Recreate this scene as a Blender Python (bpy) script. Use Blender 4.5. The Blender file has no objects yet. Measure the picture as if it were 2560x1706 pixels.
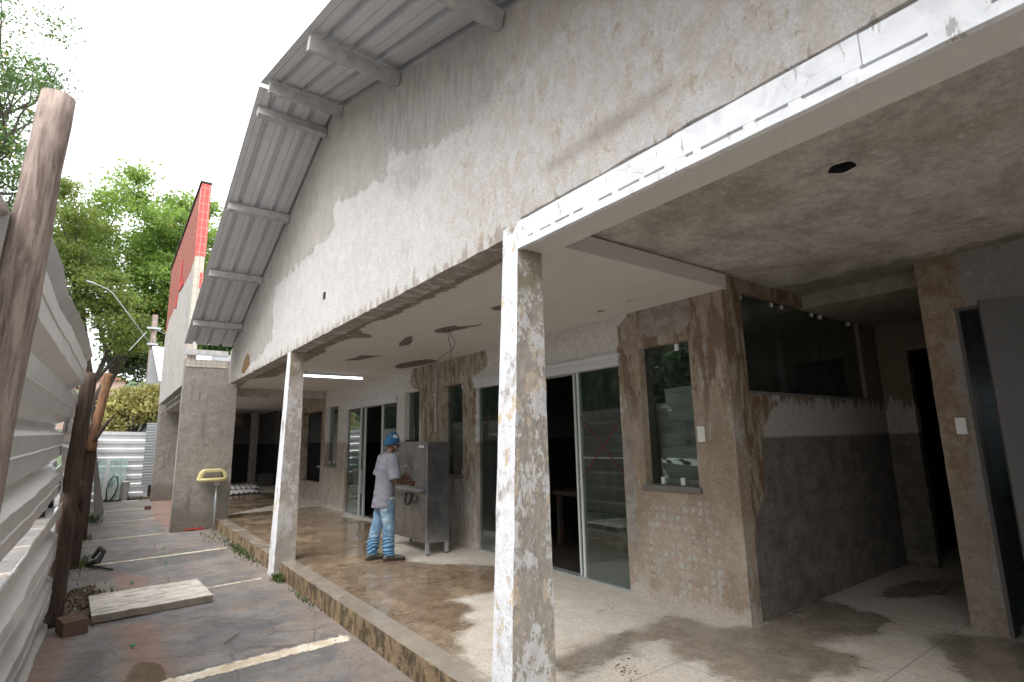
import bpy, bmesh, math, random
import numpy as np
from mathutils import Vector, Matrix, noise as mnoise
random.seed(7); rng = np.random.default_rng(7)
scn = bpy.context.scene
R_ = math.radians

# ------------------------------------------------------------------ camera
cam_d = bpy.data.cameras.new('camera'); cam = bpy.data.objects.new('camera', cam_d)
scn.collection.objects.link(cam); scn.camera = cam
CM = np.array([[0.80594985, 0.58514283, -0.08973687], [-0.59163957, 0.79100422, -0.15580417], [-0.02018546, 0.17866223, 0.98370339]])
m4 = Matrix.Identity(4)
for i in range(3):
    m4[i][0] = CM[i, 0]; m4[i][1] = CM[i, 2]; m4[i][2] = -CM[i, 1]
m4[2][3] = 1.6
cam.matrix_world = m4
cam_d.sensor_width = 36; cam_d.lens = 18.93; cam_d.clip_start = 0.05; cam_d.clip_end = 600
cam_d.dof.use_dof = True; cam_d.dof.focus_distance = 7.2; cam_d.dof.aperture_fstop = 2.8

# ------------------------------------------------------------------ sky and sun (overcast)
SUN_EL, SUN_ROT = R_(58), R_(250)
w = bpy.data.worlds.new('World'); scn.world = w; w.use_nodes = True
nt = w.node_tree; nt.nodes.clear()
sky = nt.nodes.new('ShaderNodeTexSky'); sky.sky_type = 'NISHITA'; sky.sun_disc = False
sky.sun_elevation = SUN_EL; sky.sun_rotation = SUN_ROT; sky.dust_density = 4.0; sky.air_density = 1.0
hs = nt.nodes.new('ShaderNodeHueSaturation'); hs.inputs['Saturation'].default_value = 0.12
mixw = nt.nodes.new('ShaderNodeMix'); mixw.data_type = 'RGBA'; mixw.inputs[0].default_value = 0.6
mixw.inputs[7].default_value = (13.5, 13.8, 14.3, 1)       # even cloud cover in front of the blue
bg = nt.nodes.new('ShaderNodeBackground'); bg.inputs[1].default_value = 0.1
wo = nt.nodes.new('ShaderNodeOutputWorld')
nt.links.new(sky.outputs[0], hs.inputs['Color']); nt.links.new(hs.outputs[0], mixw.inputs[6])
nt.links.new(mixw.outputs[2], bg.inputs[0]); nt.links.new(bg.outputs[0], wo.inputs[0])
sl = bpy.data.lights.new('sun', 'SUN'); sl.energy = 1.5; sl.angle = R_(45); sl.color = (1, .97, .93)
so = bpy.data.objects.new('sun', sl); scn.collection.objects.link(so)
sd = Vector((-math.cos(SUN_EL) * .90, -math.cos(SUN_EL) * .43, math.sin(SUN_EL)))
so.rotation_euler = sd.to_track_quat('Z', 'Y').to_euler(); so.location = (-10, -6, 20)
scn.view_settings.view_transform = 'Standard'; scn.view_settings.look = 'None'
scn.view_settings.exposure = 1.3; scn.view_settings.gamma = 1; scn.view_settings.use_curve_mapping = False
scn.cycles.max_bounces = 8; scn.cycles.diffuse_bounces = 5; scn.cycles.transparent_max_bounces = 12
scn.cycles.use_denoising = True

# ------------------------------------------------------------------ material helper
class Mt:
    def __init__(s, name):
        s.m = bpy.data.materials.new(name); s.m.use_nodes = True; s.t = s.m.node_tree; s.N = s.t.nodes
        s.b = s.N['Principled BSDF']; s.out = s.N['Material Output']
        g = s.N.new('ShaderNodeNewGeometry'); s.pos = g.outputs['Position']; s.nor = g.outputs['Normal']; s.isl = g.outputs['Random Per Island']
    def L(s, a, b): s.t.links.new(a, b)
    def put(s, v, sock):
        if v is None: return
        if hasattr(v, 'is_output'): s.L(v, sock)
        elif isinstance(v, (tuple, list)): sock.default_value = (*v[:3], 1) if len(sock.default_value) == 4 else v
        else: sock.default_value = v
    def math(s, op, a, b=0.0, c=None, clamp=False):
        n = s.N.new('ShaderNodeMath'); n.operation = op; n.use_clamp = clamp; s.put(a, n.inputs[0]); s.put(b, n.inputs[1])
        if c is not None: s.put(c, n.inputs[2])
        return n.outputs[0]
    def vec(s, sc=(1, 1, 1), rot=(0, 0, 0), loc=(0, 0, 0), src=None):
        n = s.N.new('ShaderNodeMapping'); s.L(src or s.pos, n.inputs[0]); n.inputs[1].default_value = loc; n.inputs[2].default_value = rot; n.inputs[3].default_value = sc
        return n.outputs[0]
    def noise(s, scale, detail=5, rough=.6, st=None, dist=0, vec=None, loc=(0, 0, 0)):
        n = s.N.new('ShaderNodeTexNoise'); n.inputs['Scale'].default_value = scale; n.inputs['Detail'].default_value = detail
        n.inputs['Roughness'].default_value = rough; n.inputs['Distortion'].default_value = dist
        s.L(vec or s.vec(st or (1, 1, 1), loc=loc), n.inputs['Vector']); return n.outputs[0]
    def voro(s, scale, st=None, feature='F1', out=0, rnd=1.0, vec=None):
        n = s.N.new('ShaderNodeTexVoronoi'); n.feature = feature; n.inputs['Scale'].default_value = scale; n.inputs['Randomness'].default_value = rnd
        s.L(vec or s.vec(st or (1, 1, 1)), n.inputs['Vector']); return n.outputs[out]
    def ramp(s, f, a, b, lo=0.0, hi=1.0):
        n = s.N.new('ShaderNodeMapRange'); n.interpolation_type = 'SMOOTHSTEP'; s.put(f, n.inputs[0]); n.inputs[1].default_value = a; n.inputs[2].default_value = b
        n.inputs[3].default_value = lo; n.inputs[4].default_value = hi; return n.outputs[0]
    def mix(s, f, a, b, mode='MIX'):
        n = s.N.new('ShaderNodeMix'); n.data_type = 'RGBA'; n.blend_type = mode; s.put(f, n.inputs[0]); s.put(a, n.inputs[6]); s.put(b, n.inputs[7]); return n.outputs[2]
    def attr(s, name):
        n = s.N.new('ShaderNodeAttribute'); n.attribute_name = name; return n.outputs['Fac']
    def mask(s, a, nz, amp=.3, soft=.03):           # ragged edge round a signed distance
        v = s.math('ADD', a if hasattr(a, 'is_output') else s.attr(a), s.math('MULTIPLY', s.math('SUBTRACT', nz, .5), amp))
        return s.ramp(v, -soft, soft)
    def xyz(s, src=None):
        n = s.N.new('ShaderNodeSeparateXYZ'); s.L(src or s.pos, n.inputs[0]); return n.outputs
    def yz(s):
        p = s.xyz(); n = s.N.new('ShaderNodeCombineXYZ'); s.L(p[1], n.inputs[0]); s.L(p[2], n.inputs[1]); return n.outputs[0]
    def bricks(s, vec, w_, h_, c1, c2, mortar, ms=.01, off=.5):
        n = s.N.new('ShaderNodeTexBrick'); s.L(vec, n.inputs['Vector']); n.offset = off; n.inputs['Scale'].default_value = 1
        n.inputs['Brick Width'].default_value = w_; n.inputs['Row Height'].default_value = h_; n.inputs['Mortar Size'].default_value = ms
        n.inputs['Color1'].default_value = (*c1, 1); n.inputs['Color2'].default_value = (*c2, 1); n.inputs['Mortar'].default_value = (*mortar, 1); return n.outputs
    def done(s, col=None, rough=.8, bump=None, bs=.4, bd=.01, metal=0, spec=.5, grain=0, **k):
        if grain:
            g1 = s.noise(85, 4, .8, loc=(4, 7, 2)); g2 = s.noise(17, 9, .78, loc=(8, 1, 5)); g = s.math('ADD', s.math('MULTIPLY', g1, .55), s.math('MULTIPLY', g2, .45)); gm = s.ramp(g, .36, .64, .62, 1.14)
            gc = s.N.new('ShaderNodeCombineColor'); [s.L(gm, gc.inputs[q]) for q in range(3)]; col = s.mix(grain, col, gc.outputs[0], 'MULTIPLY')
            if bump is not None: bump = s.math('ADD', bump, s.math('MULTIPLY', g, 1.2))
        s.put(col, s.b.inputs['Base Color']); s.put(rough, s.b.inputs['Roughness']); s.put(metal, s.b.inputs['Metallic']); s.put(spec, s.b.inputs['Specular IOR Level'])
        if bump is not None:
            n = s.N.new('ShaderNodeBump'); n.inputs['Strength'].default_value = bs; n.inputs['Distance'].default_value = bd; s.L(bump, n.inputs['Height']); s.L(n.outputs[0], s.b.inputs['Normal'])
        for q, v in k.items(): s.put(v, s.b.inputs[q])
        return s.m

def simple(name, c, rough=.6, metal=0, vary=.15, sc=12, bump=.2, **k):
    m = Mt(name); n = m.noise(sc, 6, .65); c2 = tuple(x * (1 - vary) for x in c)
    return m.done(m.mix(n, c2, tuple(min(1, x * (1 + vary)) for x in c)), rough, n, bump, .004, metal, **k)

# ---- plaster of the gable
def mk_gable():
    m = Mt('gable_plaster')
    big = m.noise(.9, 6, .65); mid = m.noise(4, 8, .7, dist=.4); fine = m.noise(28, 8, .75); run = m.noise(3, 6, .7, (1, 2.6, .55))
    trow = m.noise(11, 9, .75, (1, 1, .55), .5)
    grey = m.mix(m.ramp(mid, .3, .7), (.415, .385, .35), (.52, .49, .455))
    grey = m.mix(m.ramp(fine, .55, .75), grey, (.54, .51, .475))
    white = m.mix(m.ramp(mid, .3, .75), (.60, .58, .56), (.71, .695, .675))
    white = m.mix(m.ramp(trow, .5, .72), white, (.56, .52, .475))
    c = m.mix(m.mask('m1', mid, .5, .03), grey, white)
    # peach and bare spots on the old paint near the beam
    peach = m.mix(m.ramp(trow, .42, .6), (.56, .49, .43), (.64, .63, .63))
    c = m.mix(m.math('MULTIPLY', m.mask('m2', big, 1.6, .35), .75), c, peach)
    sp = m.noise(6.5, 8, .78, (1, 1.3, .8), .3, loc=(3, 1, 2))
    c = m.mix(m.math('MULTIPLY', m.ramp(sp, .565, .61, 0, .65), m.mask('m2', big, 1.6, .35)), c, (.43, .31, .21))
    # combed grey adhesive near the ridge
    wv = m.N.new('ShaderNodeTexWave'); wv.inputs['Scale'].default_value = 34; wv.inputs['Distortion'].default_value = 7; wv.inputs['Detail'].default_value = 2; wv.inputs['Detail Scale'].default_value = .35
    m.L(m.vec((1, 1, .25)), wv.inputs['Vector'])
    comb = m.mix(wv.outputs['Fac'], (.31, .285, .26), (.46, .43, .40)); mk3 = m.mask('m3', mid, .9, .12)
    c = m.mix(m.math('MULTIPLY', mk3, .55), c, comb)
    # long smear stain and damp runs along the lower edge
    c = m.mix(m.math('MULTIPLY', m.mask('m4', mid, .12, .05), .6), c, (.30, .25, .21))
    z = m.xyz()[2]
    damp = m.math('ADD', m.math('SUBTRACT', 2.99, z), m.math('MULTIPLY', m.math('SUBTRACT', run, .5), .85))
    c = m.mix(m.math('MULTIPLY', m.ramp(damp, 0, .04), .72), c, (.33, .27, .22))
    c = m.mix(m.mask('m5', mid, .08, .01), c, m.mix(m.ramp(fine, .45, .55), (.35, .2, .06), (.09, .06, .04)))
    scr = m.noise(22, 3, .5, (1, 2.5, .5), .5, loc=(9, 0, 0))
    c = m.mix(m.math('MULTIPLY', m.ramp(scr, .70, .72), .8), c, (.68, .65, .62)); gr = m.noise(75, 5, .8, (1, 1, .6)); c = m.mix(m.ramp(gr, .35, .7, .0, .35), c, m.mix(.6, c, (.22, .19, .16)))
    h = m.math('ADD', m.math('MULTIPLY', fine, .5), m.math('ADD', m.math('MULTIPLY', m.mask('m1', mid, .5, .03), .6), m.math('MULTIPLY', m.math('MULTIPLY', wv.outputs['Fac'], mk3), .5)))
    h = m.math('ADD', h, m.math('MULTIPLY', trow, .8))
    return m.done(c, .9, h, .8, .012, grain=.45)

def mk_stucco(name='rough_stucco', base=(.36, .32, .28), light=(.46, .43, .39), red=False):
    m = Mt(name); big = m.noise(1.1, 6, .6); mid = m.noise(7, 8, .75); fine = m.noise(60, 6, .8); run = m.noise(2.4, 6, .7, (2.4, 1, .4))
    c = m.mix(m.ramp(mid, .3, .7), base, light); c = m.mix(m.ramp(fine, .35, .75), m.mix(.35, c, (.2, .18, .15)), c)
    c = m.mix(m.math('MULTIPLY', m.ramp(run, .52, .66), .65), c, tuple(x * .58 for x in base))
    z = m.xyz()[2]
    lowd = m.ramp(m.math('ADD', z, m.math('MULTIPLY', m.math('SUBTRACT', big, .5), 1.2)), -.05, .5, 1, 0)
    c = m.mix(m.math('MULTIPLY', lowd, .6), c, (.17, .135, .105))
    if red:
        a = m.attr('m1'); col = m.mask(a, m.noise(3, 6, .7), .35, .02)
        b1 = m.bricks(m.vec((1, 1, 1), (0, R_(90), 0)), .11, .055, (.40, .10, .07), (.34, .08, .06), (.32, .20, .16), .006)
        c = m.mix(col, c, b1[0])
    h = m.math('ADD', m.math('MULTIPLY', mid, 1.0), m.math('MULTIPLY', fine, .35))
    return m.done(c, .95, h, 1.0, .025, grain=.8)

def mk_column(side):
    m = Mt('column_paint_outer' if side else 'column_paint_inner')
    n1 = m.noise(5.2, 10, .66, (1, 1, .62), .1); n2 = m.noise(9, 9, .74, (1, 1, .6), .15, loc=(5, 2, 9)); n3 = m.noise(34, 6, .7, (1, 1, .55)); big = m.noise(1.6, 4, .5, loc=(2, 2, 2))
    cem = m.mix(m.ramp(n3, .3, .7), (.33, .29, .25), (.44, .40, .355))
    if side:
        c = m.mix(m.ramp(n1, .34, .46), cem, (.80, .81, .84)); c = m.mix(m.math('MULTIPLY', m.ramp(n2, .55, .62), .5), c, (.45, .44, .45))
        o = m.math('MULTIPLY', m.ramp(m.math('ADD', n2, m.math('MULTIPLY', big, .5)), .84, .87), .85)
        c = m.mix(o, c, (.66, .52, .33))
    else:
        c = m.mix(m.ramp(m.math('ADD', n2, m.math('MULTIPLY', big, .45)), .755, .765), cem, (.56, .47, .36))
        c = m.mix(m.ramp(m.math('ADD', n1, m.math('MULTIPLY', n3, .35)), .69, .70), c, (.64, .63, .625))
        c = m.mix(m.ramp(m.noise(13, 9, .72, (1, 1, .5), .2, loc=(4, 4, 1)), .60, .61), c, (.60, .60, .60)); z_ = m.xyz(); far = m.ramp(z_[1], 5, 6); c = m.mix(m.math('MULTIPLY', far, m.ramp(n1, .42, .52, .85, .45)), c, m.mix(n3, (.30, .265, .235), (.42, .39, .36)))
        z = m.xyz()[2]
        c = m.mix(m.math('MULTIPLY', m.ramp(z, 2.45, 2.6), m.ramp(n2, .4, .5)), c, (.27, .23, .16))
    h = m.math('ADD', m.math('MULTIPLY', m.ramp(n1, .4, .6), .6), m.math('MULTIPLY', n3, .5))
    return m.done(c, .85, h, .9, .008, grain=.6)

def mk_doorwall():
    m = Mt('veranda_wall_plaster')
    big = m.noise(1.3, 6, .6); mid = m.noise(6, 9, .7, dist=.4); fine = m.noise(40, 6, .75); run = m.noise(5, 9, .75, (1, 2.0, .42), .2); P = m.xyz(); z = P[2]
    white = m.mix(mid, (.62, .59, .565), (.70, .675, .65))
    bare = m.mix(m.ramp(big, .35, .65), (.31, .235, .165), (.47, .385, .30)); bare = m.mix(m.ramp(fine, .4, .7, 0, .5), bare, (.47, .41, .34)); bare = m.mix(m.ramp(m.noise(3.6, 9, .75, (1, 2.2, .5), loc=(2, 8, 4)), .56, .60, 0, .75), bare, (.46, .44, .41)); bare = m.mix(m.math('MULTIPLY', m.ramp(z, 1.65, 2.1), m.ramp(m.noise(2.4, 8, .7, (1, 2, .5), loc=(1, 1, 1)), .48, .56)), bare, (.22, .155, .105))
    grey = m.mix(m.ramp(mid, .4, .6), (.30, .265, .225), (.37, .345, .315))
    c = white
    # lower dado of scraped plaster, ragged upper line at 1.65 m
    dado = m.mask(m.math('SUBTRACT', 1.6, z), run, .5, .03)
    lowc = m.mix(m.ramp(run, .38, .60), (.31, .24, .18), (.44, .41, .375)); lowc = m.mix(m.ramp(mid, .56, .64), lowc, (.50, .47, .44))
    c = m.mix(dado, c, lowc)
    c = m.mix(m.mask('m1', mid, .22, .015), c, bare)                       # bare brown plaster by the corner
    c = m.mix(m.mask('m3', mid, .14, .012), c, grey)                       # old grey paint that stayed on it
    streak = m.mix(m.ramp(run, .50, .58), m.mix(m.ramp(mid, .4, .6), (.46, .41, .33), (.36, .31, .24)), (.20, .13, .075))
    c = m.mix(m.mask('m2', mid, .25, .015), c, streak)                     # leak streaks above the cooler
    st2 = m.noise(3.2, 8, .75, (1, 2.6, .28), .3, loc=(0, 3.3, 0))
    c = m.mix(m.math('MULTIPLY', m.math('MULTIPLY', m.ramp(st2, .56, .70), m.mask('m1', mid, .22, .05)), .5), c, (.22, .155, .105))
    # grid of pale adhesive dabs low on the bare part
    bk = m.bricks(m.vec((1, 1, 1), (0, 0, 0), src=m.yz()), .085, .085, (0, 0, 0), (0, 0, 0), (1, 1, 1), .016, 0)[1]; dab = m.math('MULTIPLY', m.ramp(m.math('ADD', m.noise(6, 9, .8, loc=(3, 3, 1)), m.math('MULTIPLY', m.noise(30, 5, .8), .25)), .615, .65), m.ramp(m.math('ADD', bk, m.math('MULTIPLY', m.noise(28, 6, .8), .9)), .5, .75, 1, 0))
    c = m.mix(m.math('MULTIPLY', m.math('MULTIPLY', dab, m.mask('m4', mid, .25, .08)), .85), c, (.50, .51, .48))
    base = m.mask(m.math('SUBTRACT', .10, z), run, .35, .03); c = m.mix(m.math('MULTIPLY', base, .6), c, (.55, .50, .46))
    h = m.math('ADD', m.math('MULTIPLY', fine, .4), m.math('ADD', m.math('MULTIPLY', m.mask('m1', mid, .22, .015), -.5), m.math('MULTIPLY', mid, .5)))
    return m.done(c, .9, h, .8, .01, grain=.85)

def mk_recess():
    m = Mt('recess_wall_plaster')
    mid = m.noise(5, 10, .78, dist=.05); fine = m.noise(40, 6, .75); run = m.noise(4, 7, .7, (2.2, 2.2, .5)); P = m.xyz(); z = P[2]
    c = m.mix(mid, (.42, .39, .36), (.52, .49, .46))
    c = m.mix(m.mask(m.math('SUBTRACT', z, 1.95), run, .8, .03), c, m.mix(mid, (.16, .115, .075), (.30, .235, .17)))
    low = m.mix(m.ramp(mid, .35, .65), (.125, .11, .095), (.25, .22, .19)); g = m.bricks(m.vec((1, 1, 1), (R_(90), 0, 0)), .3, .2, (.95, .95, .95), (.85, .85, .85), (.6, .6, .6), .008, 0)
    low = m.mix(.5, low, g[0], 'MULTIPLY')
    c = m.mix(m.mask(m.math('SUBTRACT', 1.57, z), mid, .12, .02), c, low)
    c = m.mix(m.mask('m1', mid, .15, .02), c, m.mix(m.ramp(run, .45, .55), (.19, .12, .07), (.37, .31, .24)))
    return m.done(c, .9, m.math('ADD', mid, m.math('MULTIPLY', fine, .5)), .8, .012, grain=.9)

def mk_rightwall():
    m = Mt('pier_plaster'); big = m.noise(1.7, 6, .65); mid = m.noise(6, 10, .78, dist=.05); fine = m.noise(45, 6, .7, (1, 1, 2.5)); P = m.xyz()
    c = m.mix(m.ramp(mid, .4, .6), (.25, .175, .115), (.36, .29, .22)); grey = m.mix(mid, (.30, .27, .25), (.36, .33, .31))
    c = m.mix(m.mask(m.math('SUBTRACT', 1.38, P[1]), big, .7, .04), c, grey)
    c = m.mix(m.ramp(P[2], .9, 1.3, .5, 0), c, m.mix(fine, (.24, .2, .17), (.34, .30, .27)))
    return m.done(c, .92, m.math('ADD', mid, fine), .7, .01, grain=.9)

def mk_ceiling(dirty):
    m = Mt('stained_slab' if dirty else 'veranda_ceiling_paint'); big = m.noise(1.1, 6, .6); mid = m.noise(5, 9, .72, dist=.6); fine = m.noise(30, 6, .7); P = m.xyz()
    dk = m.mix(m.ramp(mid, .35, .65), (.24, .205, .175), (.34, .30, .265))
    if dirty:
        sw = m.noise(2.2, 11, .78, (1, 1.15, 1), .15); c = m.mix(m.ramp(sw, .36, .64), (.38, .345, .31), (.66, .62, .58)); c = m.mix(m.ramp(big, .50, .75, 0, .7), c, (.33, .275, .225))
        c = m.mix(m.ramp(m.noise(7, 9, .8, (1, 2, 1), .3), .54, .66, 0, .8), c, (.64, .605, .57))
        e = m.mask(m.math('SUBTRACT', P[0], 5.55), mid, .9, .08); c = m.mix(m.math('MULTIPLY', e, .6), c, (.14, .12, .05))
    else:
        c = m.mix(big, (.66, .625, .59), (.72, .69, .655)); c = m.mix(m.math('MULTIPLY', m.ramp(m.noise(2.2, 5, .6, (1, .35, 1)), .5, .7), .3), c, (.60, .56, .52))
        peel = m.mask('m1', m.noise(7, 9, .72, (1, .7, 1), .6), .28, .012); flak = m.mix(m.ramp(mid, .57, .60), (.20, .165, .135), (.46, .42, .38))
        c = m.mix(peel, c, m.mix(m.ramp(fine, .3, .7), flak, dk))
        c = m.mix(m.mask('m2', m.noise(7, 9, .72, (1, 1, 1), .6), .10, .008), c, m.mix(mid, (.145, .12, .115), (.21, .18, .165)))
    return m.done(c, .9, m.math('ADD', mid, m.math('MULTIPLY', fine, .3)), .5, .008, grain=.75 if dirty else .22)

def mk_floor():
    m = Mt('terrazzo'); big = m.noise(1.2, 6, .6); mid = m.noise(5, 8, .7, dist=.3); P = m.xyz(); spk = m.voro(95, out=1); sx = m.N.new('ShaderNodeSeparateColor'); m.L(spk, sx.inputs[0])
    dry = m.mix(m.ramp(mid, .35, .7), (.52, .47, .40), (.63, .58, .515)); dry = m.mix(m.ramp(big, .5, .75, 0, .6), dry, (.53, .43, .33))
    wet = m.mix(m.ramp(mid, .35, .65), (.15, .098, .057), (.24, .175, .112)); wet = m.mix(m.ramp(m.noise(2.3, 7, .7, (1, .55, 1), .2), .48, .68), wet, (.34, .255, .17))
    gwet = m.mix(m.ramp(mid, .35, .65), (.20, .165, .125), (.30, .26, .205))
    wet = m.mix(m.ramp(P[1], 3.2, 4.4), gwet, wet)
    wm = m.mask('m1', m.noise(2.6, 10, .72, dist=.1), .55, .085)
    c = m.mix(wm, dry, wet)
    s1 = m.ramp(sx.outputs[0], .55, 1.0, 0, .32); c = m.mix(s1, c, (.06, .05, .045)); c = m.mix(m.ramp(sx.outputs[1], .7, 1, 0, .28), c, (.62, .58, .52))
    ed = m.mask('m2', big, .02, .01); c = m.mix(m.math('MULTIPLY', ed, .55), c, m.mix(mid, (.30, .27, .23), (.42, .39, .34)))
    rust = m.ramp(m.noise(4.5, 6, .6, (1, 1, 1), .5, loc=(3, 3, 3)), .70, .74); c = m.mix(m.math('MULTIPLY', rust, .7), c, (.33, .13, .05))
    j = m.ramp(m.math('ABSOLUTE', m.attr('m3')), .002, .008, 1, 0); c = m.mix(m.math('MULTIPLY', j, .5), c, (.09, .07, .055))
    pud = m.ramp(m.noise(1.7, 4, .5, loc=(7, 1, 0)), .42, .56)
    r = m.math('SUBTRACT', .62, m.math('MULTIPLY', wm, m.math('ADD', .30, m.math('MULTIPLY', pud, .24))))
    return m.done(c, r, m.math('SUBTRACT', m.math('MULTIPLY', mid, .3), m.math('ADD', j, m.math('MULTIPLY', wm, .3))), .13, .004, grain=.5)

def mk_asphalt():
    m = Mt('worn_asphalt'); big = m.noise(.55, 6, .6); mid = m.noise(2.6, 8, .68, dist=.3); fine = m.noise(70, 6, .8); P = m.xyz()
    asp = m.mix(m.ramp(mid, .35, .65), (.16, .155, .158), (.265, .252, .243))
    asp = m.mix(m.ramp(fine, .5, .72), asp, (.30, .285, .28))
    mud = m.mix(m.ramp(mid, .3, .7), (.23, .185, .155), (.34, .28, .24))
    strk = m.noise(1.6, 9, .74, (.8, 1.5, 1), .2); c = m.mix(m.math('MULTIPLY', m.ramp(strk, .44, .60), .75), asp, mud)
    kerbd = m.mask(m.math('SUBTRACT', P[0], 1.75), mid, 1.6, .25); c = m.mix(m.math('MULTIPLY', kerbd, .7), c, m.mix(fine, (.21, .17, .14), (.33, .275, .235)))
    red = m.mix(mid, (.28, .16, .12), (.35, .23, .185)); c = m.mix(m.math('MULTIPLY', m.mask('m1', mid, .25, .08), .8), c, red)
    pd = m.mask('m2', mid, .12, .015); c = m.mix(pd, c, m.mix(m.ramp(mid, .4, .6), (.15, .09, .045), (.26, .19, .12)))
    blk = m.mask('m3', m.noise(3.5, 7, .7, (.6, 1.6, 1)), .9, .06); c = m.mix(m.math('MULTIPLY', blk, .35), c, (.075, .075, .082))
    crk = m.voro(.9, feature='DISTANCE_TO_EDGE', vec=m.vec((1, 1, 1))); ck = m.ramp(m.math('ADD', crk, m.math('MULTIPLY', m.noise(5, 6, .7), .05)), .028, .034, 1, 0)
    c = m.mix(m.math('MULTIPLY', ck, .4), c, (.04, .035, .03))
    wet = m.ramp(m.noise(.9, 5, .6, loc=(1, 4, 0)), .40, .62)
    r = m.math('SUBTRACT', .78, m.math('ADD', m.math('MULTIPLY', wet, .32), m.math('MULTIPLY', pd, .5)))
    return m.done(c, r, m.math('ADD', m.math('MULTIPLY', fine, .5), m.math('MULTIPLY', mid, .8)), .8, .012, grain=.95)

def mk_kerb():
    m = Mt('mossy_kerb'); mid = m.noise(8, 8, .7, (1, 1, .5), .4); big = m.noise(1.5, 5, .6); fine = m.noise(50, 5, .7)
    c = m.mix(m.ramp(mid, .42, .58), (.085, .06, .03), (.33, .23, .13)); c = m.mix(m.ramp(fine, .55, .7), c, (.42, .34, .24))
    c = m.mix(m.math('MULTIPLY', m.ramp(big, .5, .62), m.ramp(mid, .5, .6)), c, (.085, .10, .03)); return m.done(c, .9, m.math('ADD', mid, fine), .8, .012, grain=.9)

def mk_steel():
    m = Mt('brushed_stainless'); n = m.noise(2.4, 7, .7, dist=.5); f = m.noise(60, 5, .7, (1, 1, .04)); c = m.mix(m.ramp(n, .35, .65), (.30, .295, .31), (.47, .465, .47)); c = m.mix(m.ramp(m.noise(6, 6, .7, (1, 1, .4)), .58, .72, 0, .5), c, (.58, .55, .52))
    return m.done(c, m.math('ADD', .20, m.math('MULTIPLY', n, .25)), m.math('ADD', m.math('MULTIPLY', f, .15), m.noise(1.8, 2, .4)), .5, .02, .95)

def mk_metal(name, dusty=True, base=(.50, .51, .53), rough=.42, met=.85):
    m = Mt(name); n = m.noise(1.6, 6, .65); f = m.noise(14, 6, .7, (.3, 1, 1)); st = m.noise(3, 6, .7, (4, 4, .5))
    c = m.mix(n, tuple(x * .8 for x in base), tuple(min(1, x * 1.12) for x in base)); c = m.mix(m.ramp(st, .55, .75, 0, .4 if dusty else .1), c, (.36, .32, .28))
    r = m.math('ADD', rough - .12, m.math('MULTIPLY', f, .28)); return m.done(c, r, m.math('ADD', f, n), .12, .01, m.ramp(st, .5, .8, met, met * .7))

def mk_wood(name, a, b, sc=1):
    m = Mt(name); g = m.noise(30 * sc, 9, .75, (1, 1, .10), .5); mid = m.noise(5, 5, .6, (1, 1, .35)); k = m.noise(9, 3, .5, (1, 1, .25), loc=(5, 5, 5))
    c = m.mix(m.ramp(g, .35, .62), a, b); c = m.mix(m.ramp(mid, .55, .72, 0, .75), c, tuple(x * 1.5 for x in b)); c = m.mix(m.ramp(k, .66, .70), c, tuple(x * .3 for x in a))
    return m.done(c, .85, m.math('ADD', g, m.math('MULTIPLY', mid, .5)), .9, .012)

def mk_glass(name, tint=(.62, .72, .68), dirt=.06):
    m = Mt(name); N = m.N; tr = N.new('ShaderNodeBsdfTransparent'); tr.inputs[0].default_value = (*tint, 1)
    gl = N.new('ShaderNodeBsdfGlossy'); gl.inputs['Roughness'].default_value = .012; gl.inputs[0].default_value = (.95, 1, .97, 1)
    fr = N.new('ShaderNodeFresnel'); fr.inputs[0].default_value = 1.6; mx = N.new('ShaderNodeMixShader')
    m.L(m.math('MULTIPLY', fr.outputs[0], 1.5, clamp=True), mx.inputs[0]); m.L(tr.outputs[0], mx.inputs[1]); m.L(gl.outputs[0], mx.inputs[2])
    df = N.new('ShaderNodeBsdfDiffuse'); df.inputs[0].default_value = (.38, .42, .38, 1); m2 = N.new('ShaderNodeMixShader')
    d = m.ramp(m.noise(7, 8, .75, (1, 1, .5)), .45, .8, dirt * .5, dirt * 3.0); z = m.xyz()[2]; d = m.math('ADD', d, m.ramp(z, 0, .5, dirt * 2.5, 0)); m.L(d, m2.inputs[0])
    m.L(mx.outputs[0], m2.inputs[1]); m.L(df.outputs[0], m2.inputs[2]); m.L(m2.outputs[0], m.out.inputs[0]); return m.m

def mk_leaf(name, a, b, tr=.35, yl=True):
    m = Mt(name); N = m.N; c = m.mix(m.isl, a, b); c = m.mix(m.ramp(m.noise(.9, 4, .6), .44, .62, 0, .75), c, tuple(x * .42 for x in a))
    if yl: c = m.mix(m.ramp(m.isl, .975, .985), c, (.36, .27, .03))
    t = N.new('ShaderNodeBsdfTranslucent'); m.L(m.mix(.5, c, (b[0] * 1.6, b[1] * 1.5, b[2]), 'MIX'), t.inputs[0]); mx = N.new('ShaderNodeMixShader'); mx.inputs[0].default_value = tr
    m.done(c, .5); m.L(m.b.outputs[0], mx.inputs[1]); m.L(t.outputs[0], mx.inputs[2]); m.L(mx.outputs[0], m.out.inputs[0]); return m.m

def mk_tiles(name, c1, c2, mortar, w_, h_, rot=(R_(90), 0, 0), rough=.45, loc=(0, 0, 0)):
    m = Mt(name); b = m.bricks(m.vec((1, 1, 1), rot, loc), w_, h_, c1, c2, mortar, .006, 0); return m.done(m.mix(.25, b[0], m.mix(m.noise(6), c1, mortar)), rough, b[1], -.4, .004)

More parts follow.
